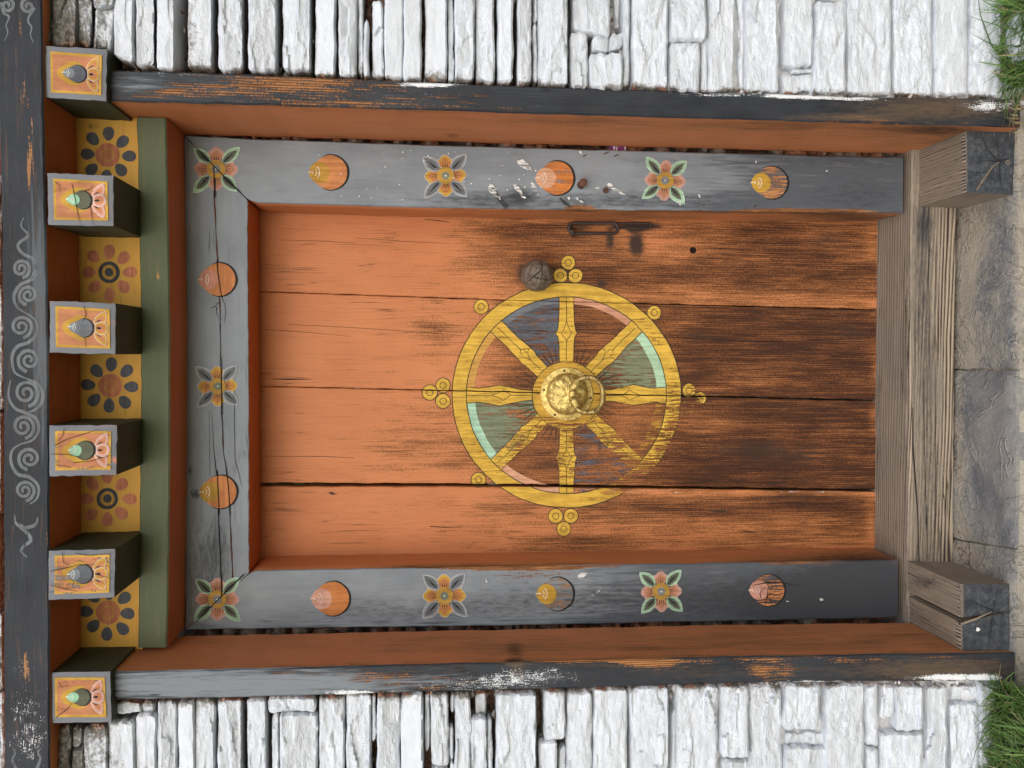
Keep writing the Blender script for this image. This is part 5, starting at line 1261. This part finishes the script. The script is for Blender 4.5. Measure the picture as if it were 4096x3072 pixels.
# split wooden knob
KC = P(2150, 1100, Y_LEAF - 0.045); KR = 0.0375
planes = []
random.seed(3)
for ring_, el in ((8, 8), (8, 42), (6, 68)):
    for k in range(ring_):
        a = 6.28318 * (k + 0.5 * (el == 42)) / ring_ + random.uniform(-.1, .1); e = math.radians(el + random.uniform(-5, 5))
        planes.append((Vector((math.cos(a) * math.cos(e), -math.sin(e), math.sin(a) * math.cos(e))), random.uniform(.90, .98)))
planes.append((Vector((0.1, -1, 0.05)).normalized(), .93))
cut_ = [(Vector((-.35, -.85, .35)).normalized(), Vector((.75, .1, .6)).normalized()), (Vector((.3, -.85, -.5)).normalized(), Vector((.1, -.2, .97)).normalized()), (Vector((-.1, -.9, -.5)).normalized(), Vector((-.9, .3, .2)).normalized())]
mb = MB(); rg = []; n1, n2 = 60, 90
for i in range(n1 + 1):
    th = math.pi * i / n1; row = []
    for k in range(n2):
        ph = 6.28318 * k / n2; dv = Vector((math.sin(th) * math.cos(ph), -math.cos(th), math.sin(th) * math.sin(ph)))
        r = 1.05
        for nrm, dd in planes:
            c = nrm.dot(dv)
            if c > 0.05: r = min(r, dd / c)
        r *= 1 + 0.012 * noise.noise(dv * 5)
        for cc, cn in cut_:
            if dv.dot(cc) > 0.45: r -= 0.16 * math.exp(-(dv.dot(cn) / 0.022) ** 2) * sstep(.45, .75, dv.dot(cc))
        row.append(mb.add(KC + dv * (KR * r)))
    rg.append(row)
for i in range(n1):
    for k in range(n2): mb.face((rg[i][k], rg[i][(k + 1) % n2], rg[i + 1][(k + 1) % n2], rg[i + 1][k]), 0, True)
lathe(mb, KC + Vector((0, 0.05, 0)), [(KR * .5, 0), (KR * .5, .02)], 14)
mb.build('knob', 'knob', door, sharp=18)

# iron hasp: long link hooked on a bent staple, thinner loop in the slot
hasp = MB()
def rrect(x0, x1, y0, y1, r, n=5):
    pts = []
    for (cx, cy, a0) in ((x1 - r, y1 - r, 0), (x0 + r, y1 - r, 90), (x0 + r, y0 + r, 180), (x1 - r, y0 + r, 270)):
        for k in range(n + 1):
            a = math.radians(a0 + 90 * k / n); pts.append((cx + r * math.cos(a), cy + r * math.sin(a)))
    return pts
yl = Y_LEAF - 0.008
tube(hasp, [P(x, y, yl) for x, y in rrect(2276, 2471, 892, 934, 19)], 0.0040, 8, 0, True)
hb = hasp.build('hasp', 'iron', door, sharp=50)
mb = MB()
tube(mb, [P(2286, 916, Y_LEAF - .002), P(2287, 918, Y_LEAF - .016), P(2289, 924, Y_LEAF - .022), P(2291, 936, Y_LEAF - .020), P(2291, 944, Y_LEAF - .004)], [.004, .0045, .005, .0048, .0035], 8)
mb.build('staple', 'iron', hb, sharp=50)
mb = MB()
tube(mb, [P(x, y, Y_LEAF - .006) for x, y in rrect(2452, 2602, 893, 912, 9)], 0.0026, 8, 0, True)
mb.build('loop', 'iron', hb, sharp=50)
# knot hole
mb = MB(); lathe(mb, P(2772, 1001, Y_LEAF - .0007), [(0.0082, 0.0), (0.0066, -0.0002), (0, -0.0003)], 16)
mb.build('knot_hole', 'hole', planks[0])
d = Decal(Y_LEAF)
for pts, w in (([(1059, 1318), (1200, 1326), (1402, 1345)], [2, 1.6, .8]), ([(1090, 1517), (1160, 1517), (1250, 1517)], [2, 4.5, 1]), ([(1120, 960), (1300, 965), (1420, 972)], [1, 1.6, .8]), ([(1420, 952), (1600, 965), (1800, 975)], [.8, 1.6, .8]),
               ([(1060, 1825), (1300, 1827), (1420, 1832)], [1, 1.8, .8]), ([(2050, 1317), (2230, 1326), (2400, 1334), (2600, 1345), (2800, 1356), (3070, 1367), (3500, 1352)], [1.4, 2.4, 3, 2.6, 2, 1.6, 1]),
               ([(1718, 2105), (1770, 2109), (1850, 2110)], [3, 3.5, 1]), ([(1700, 878), (1760, 884), (1800, 888)], [2, 3, 1.4]), ([(1150, 1297), (1400, 1310), (1700, 1330), (1850, 1342)], [1, 1.6, 1.8, 1])):
    d.stroke(pts, w, (0.02, 0.011, 0.007), 0)
tag(d.build('crack', 'paintZ', planks[1], recalc=False), kind='stuff')

# ------------------------------------------------------------------ threshold
sill = member('threshold_sill', [(3648, 560), (3637, 1500), (3630, 2560)], [(3834, 560), (3820, 1500), (3814, 2560)], 0.212, 0.42, ['sill', 'sill'], None,
       {'wear': blobs(0.45, (3720, 1500, 60, 2000, .10), (3800, 1500, 30, 2000, .25), (3640, 1700, 8, 400, .3)), 'dirt_shade': blobs(0.05, (3690, 1100, 50, 600, .42), (3720, 2000, 60, 500, .30), (3700, 900, 40, 80, .3), (3545, 2000, 20, 500, .10), (3590, 700, 30, 80, .2)), 'white': 0.02}, ns=110, nc=16, nd=12, key=1, seed=31, ch=0.004, wob=0.002, rough=0.0025, slots=(0, 1, 1))
tag(sill, 'weathered grey wooden threshold sill under the orange door', 'threshold')
d = Decal(0.209)
for pts, w in (([(3650, 1630), (3652, 1800), (3664, 1950), (3672, 2080), (3676, 2250)], [2, 5, 5, 4, 3]), ([(3712, 860), (3716, 1300), (3722, 1600)], [1, 2.5, 1]), ([(3738, 1300), (3744, 1800), (3740, 2200)], [1, 2, 1]), ([(3694, 1500), (3700, 1900), (3712, 2240)], [1, 2, 1.4])):
    d.stroke(pts, w, (0.012, 0.011, 0.01), 2)
tag(d.build('crack', 'paintX', sill, recalc=False), kind='stuff')
bf = {'wear': blobs(0.45, (3862, 600, 6, 400, .4), (3845, 2470, 6, 400, .4)), 'dirt_shade': blobs(0.0, (3780, 850, 120, 40, .6), (3700, 2330, 100, 40, .5)), 'white': 0.02}
yb1 = G(4060, 640).y
blk = member('threshold_block', [(3864, 514), (3867, 640), (3868, 769)], [(4063, 522), (4060, 640), (4054, 780)], yb1, 0.2118, ['endgrain', 'block', 'block'], None, bf, ns=24, nc=12, nd=10, key=1, seed=41, ch=0.003, rough=0.001, slots=(0, 1, 1))
tag(blk, 'squared weathered timber block with star-cracked tarred end beside the slate slabs', 'timber block')
d = Decal(yb1 - 0.001)
d.stroke([(3905, 760), (3935, 715), (3970, 668), (3998, 648)], [9, 8, 7, 3], (0.20, 0.165, 0.125), 1, .1)
for pts, w in (([(3998, 648), (3960, 610), (3930, 560), (3925, 530)], [3, 2, 1.6, 1]), ([(3998, 648), (3990, 580), (3985, 520)], [2, 1.6, 1]), ([(3998, 648), (4040, 630), (4056, 628)], [3, 2, 1]), ([(3998, 648), (3950, 640), (3905, 655)], [2, 1.6, 1]), ([(3998, 648), (4000, 700), (4010, 770)], [2, 2, 1]), ([(3998, 648), (3960, 690), (3915, 690), (3870, 720)], [2, 2, 1.4, 1])):
    d.stroke(pts, w, (0.010, 0.010, 0.011), 0)
d.disc(4031, 649, 10, (0.22, 0.19, 0.15), 0, .2); d.disc(4031, 649, 5, (0.10, 0.09, 0.08), 1, .1)
tag(d.build('crack', 'paintE', blk, recalc=False), kind='stuff')
yb2 = G(4042, 2470).y
b2 = empty('threshold_block', P(4042, 2470, yb2), 'squared weathered timber block split by a deep wedge crack beside the grass', 'timber block')
member('half', [(3841, 2336), (3844, 2471)], [(4040, 2339), (4041, 2444)], yb2, 0.2118, ['endgrain', 'block', 'block'], b2, bf, ns=16, nc=12, nd=10, key=1, seed=43, ch=0.003, rough=0.001)
member('half', [(3846, 2492), (3848, 2607)], [(4041, 2445.5), (4043, 2605)], yb2 + .002, 0.2118, ['endgrain', 'block', 'block'], b2, bf, ns=16, nc=12, nd=10, key=1, seed=45, ch=0.003, rough=0.001)
d = Decal(yb2 - 0.001)
d.stroke([(3846, 2496), (3900, 2478), (3965, 2448)], [10, 8, 3], (0.24, 0.19, 0.14), 1, .1)
for pts, w in (([(3970, 2440), (4000, 2452), (4020, 2462)], [2, 3, 1]), ([(3970, 2440), (3930, 2425), (3880, 2400)], [3, 2, 1]), ([(3970, 2440), (3985, 2390), (3990, 2350)], [2, 1.5, 1]), ([(3970, 2445), (3965, 2520), (3950, 2600)], [2, 1.5, 1])):
    d.stroke(pts, w, (0.010, 0.010, 0.011), 0)
blot(d, 3912, 2518, 8, 8, 0, .2)
tag(d.build('crack', 'paintE', b2, recalc=False), kind='stuff')

# ------------------------------------------------------------------ grass, straw, shrub, sweet wrapper
random.seed(11)
xr, xl = G(4066, 384).x + 0.005, G(4046, 2720).x - 0.005
for (x0, x1) in ((xr, xr + 3.0), (xl - 3.0, xl)):
    mb = MB(); n = 24; g = []
    for i in range(n + 1):
        row = []
        for j in range(n + 1):
            x, y = lerp(x0, x1, i / n), lerp(-3.0, 0.04, j / n)
            e = (x - xr) if x0 == xr else (xl - x)
            row.append(mb.add((x, y, lerp(GZ - .01, -0.006, sstep(0, .02, e)) * 1.0 + 0.006 * N3(x * 6, y * 6, 1) + (0.012 if y > -.3 else 0))))
        g.append(row)
    for i in range(n):
        for j in range(n): mb.face((g[i][j], g[i + 1][j], g[i + 1][j + 1], g[i][j + 1]))
    tag(mb.build('lawn_soil', 'soil'), kind='structure')
def blade(mb, tints, base, L, w, lean, droop, tint):
    side = Vector((-lean.y, lean.x, 0)); side = side.normalized() if side.length > 1e-4 else Vector((1, 0, 0))
    pv_ = None; n = 4
    for k in range(n + 1):
        t = k / n
        p = base + Vector((lean.x, lean.y, 0)) * (L * t * t * droop) + Vector((0, 0, L * (t - 0.42 * droop * t * t)))
        h = w * (1 - t ** 1.6) + 0.0002
        a, b = mb.add(p - side * h), mb.add(p + side * h); tints += [tint, tint]
        if pv_: mb.face((pv_[0], pv_[1], b, a))
        pv_ = (a, b)
def grass(name, count, xa, xb, ya, yb, hl, hh, edge_hi):
    mb = MB(); ti = []
    for k in range(count):
        x = random.uniform(xa, xb); y = yb + (ya - yb) * random.random() ** 1.5
        a = random.uniform(0, 6.283); ln = Vector((math.cos(a), math.sin(a) - 0.25, 0))
        L = random.uniform(hl, hh) * (0.65 + 0.7 * max(0, N3(x * 9, y * 9, 3) + .35))
        if random.random() < 0.05: L *= 1.5
        t = random.random() * 0.8 + 0.1
        if random.random() < 0.09: t = 1.0
        blade(mb, ti, Vector((x, y, 0.004)), L, random.uniform(.0016, .0036), ln, random.uniform(.3, 1.05), t)
    o = mb.build(name, 'grass', recalc=False)
    o.data.attributes.new('tint', 'FLOAT', 'POINT').data.foreach_set('value', ti)
    return tag(o, kind='stuff')
o = grass('grass', 7500, xr + .0, xr + 0.9, -0.26, 0.0, .06, .13, 0); tag(o, 'green grass tuft growing against the wall beside the black jamb', 'grass')
o = grass('grass', 8500, xl - 0.9, xl + .0, -0.26, 0.0, .055, .125, 0); tag(o, 'thick green grass spilling over beside the split timber block', 'grass')
o = grass('grass', 9000, -3.5, xl, -2.2, -0.26, .05, .12, 0); tag(o, 'open lawn left of the doorstep', 'grass')
o = grass('grass', 9000, xr, 3.5, -2.2, -0.26, .05, .12, 0); tag(o, 'open lawn right of the doorstep', 'grass')
mb = MB(); ti = []
for (x, y, z) in ((4075, 470, 0.01), (4080, 500, 0.0), (4085, 430, 0.02), (4078, 520, 0.0), (4070, 455, .01), (4088, 480, .0), (4060, 2880, .03), (4065, 2900, .03), (4075, 2870, .02), (4055, 2910, .03)):
    for k in range(4):
        b0 = P(x, y + random.uniform(-14, 14), -0.02); blade(mb, ti, b0, random.uniform(.03, .06), .0012, Vector((random.uniform(-1, 1), random.uniform(-.6, .1), 0)), random.uniform(.6, 1.1), 1.0)
o = mb.build('straw', 'grass', recalc=False); o.data.attributes.new('tint', 'FLOAT', 'POINT').data.foreach_set('value', ti)
tag(o, 'dry straw wisps caught in the grass edge', 'straw', kind='stuff')
shrub = empty('shrub', (-.25, 1.1, GZ), 'green leafy shrub glimpsed through the gaps of the door', 'shrub')
mb = MB(); ti = []
hc = P(1150, 1938, 0.95)
for k in range(10500):
    c0 = hc + Vector((random.gauss(0, .12), random.gauss(0, .08), random.gauss(0, .14))) if k > 9000 else Vector((-.25 + random.gauss(-.15, .5), 1.1 + random.gauss(0, .22), random.uniform(.1, 3.0))); r = random.uniform(.04, .08)
    if c0.y < 0.55: continue
    u = Vector((random.gauss(0, 1), random.gauss(0, 1), random.gauss(0, 1))).normalized(); v = u.orthogonal().normalized(); w_ = u.cross(v)
    q = [mb.add(c0 + v * r), mb.add(c0 + w_ * r * .45), mb.add(c0 - v * r), mb.add(c0 - w_ * r * .45)]; ti += [random.random() * .9] * 4; mb.face(q, 0, False)
o = mb.build('crown', 'shrub', shrub, recalc=False); o.data.attributes.new('tint', 'FLOAT', 'POINT').data.foreach_set('value', ti)
mb = MB()
for (dx, dy, top) in ((0, 0, 1.7), (.12, .05, 1.4), (-.15, .03, 1.5)):
    tube(mb, [Vector((-.25 + dx * t * 2, 1.1 + dy * t, GZ + (top - GZ) * t)) for t in (0, .3, .6, 1)], [.022, .018, .012, .004], 8)
mb.build('trunk', 'rubble', shrub)
wr = MB(); g = []
for i in range(13):
    row = []
    for j in range(6):
        x, y = lerp(2436, 2504, i / 12), lerp(578, 604, j / 5)
        row.append(wr.add(P(x, y, .247 + .004 * N3(x * .12, y * .1, 3) + .002 * N3(x * .4, y * .4, 1))))
    g.append(row)
for i in range(12):
    for j in range(5): wr.face((g[i][j], g[i + 1][j], g[i + 1][j + 1], g[i][j + 1]), 1 if i in (3, 5, 11) else 0, False)
tag(wr.build('sweet_wrapper', ['purple', 'silver']), 'crumpled purple foil wrapper tucked in the slit beside the grey frame', 'wrapper')
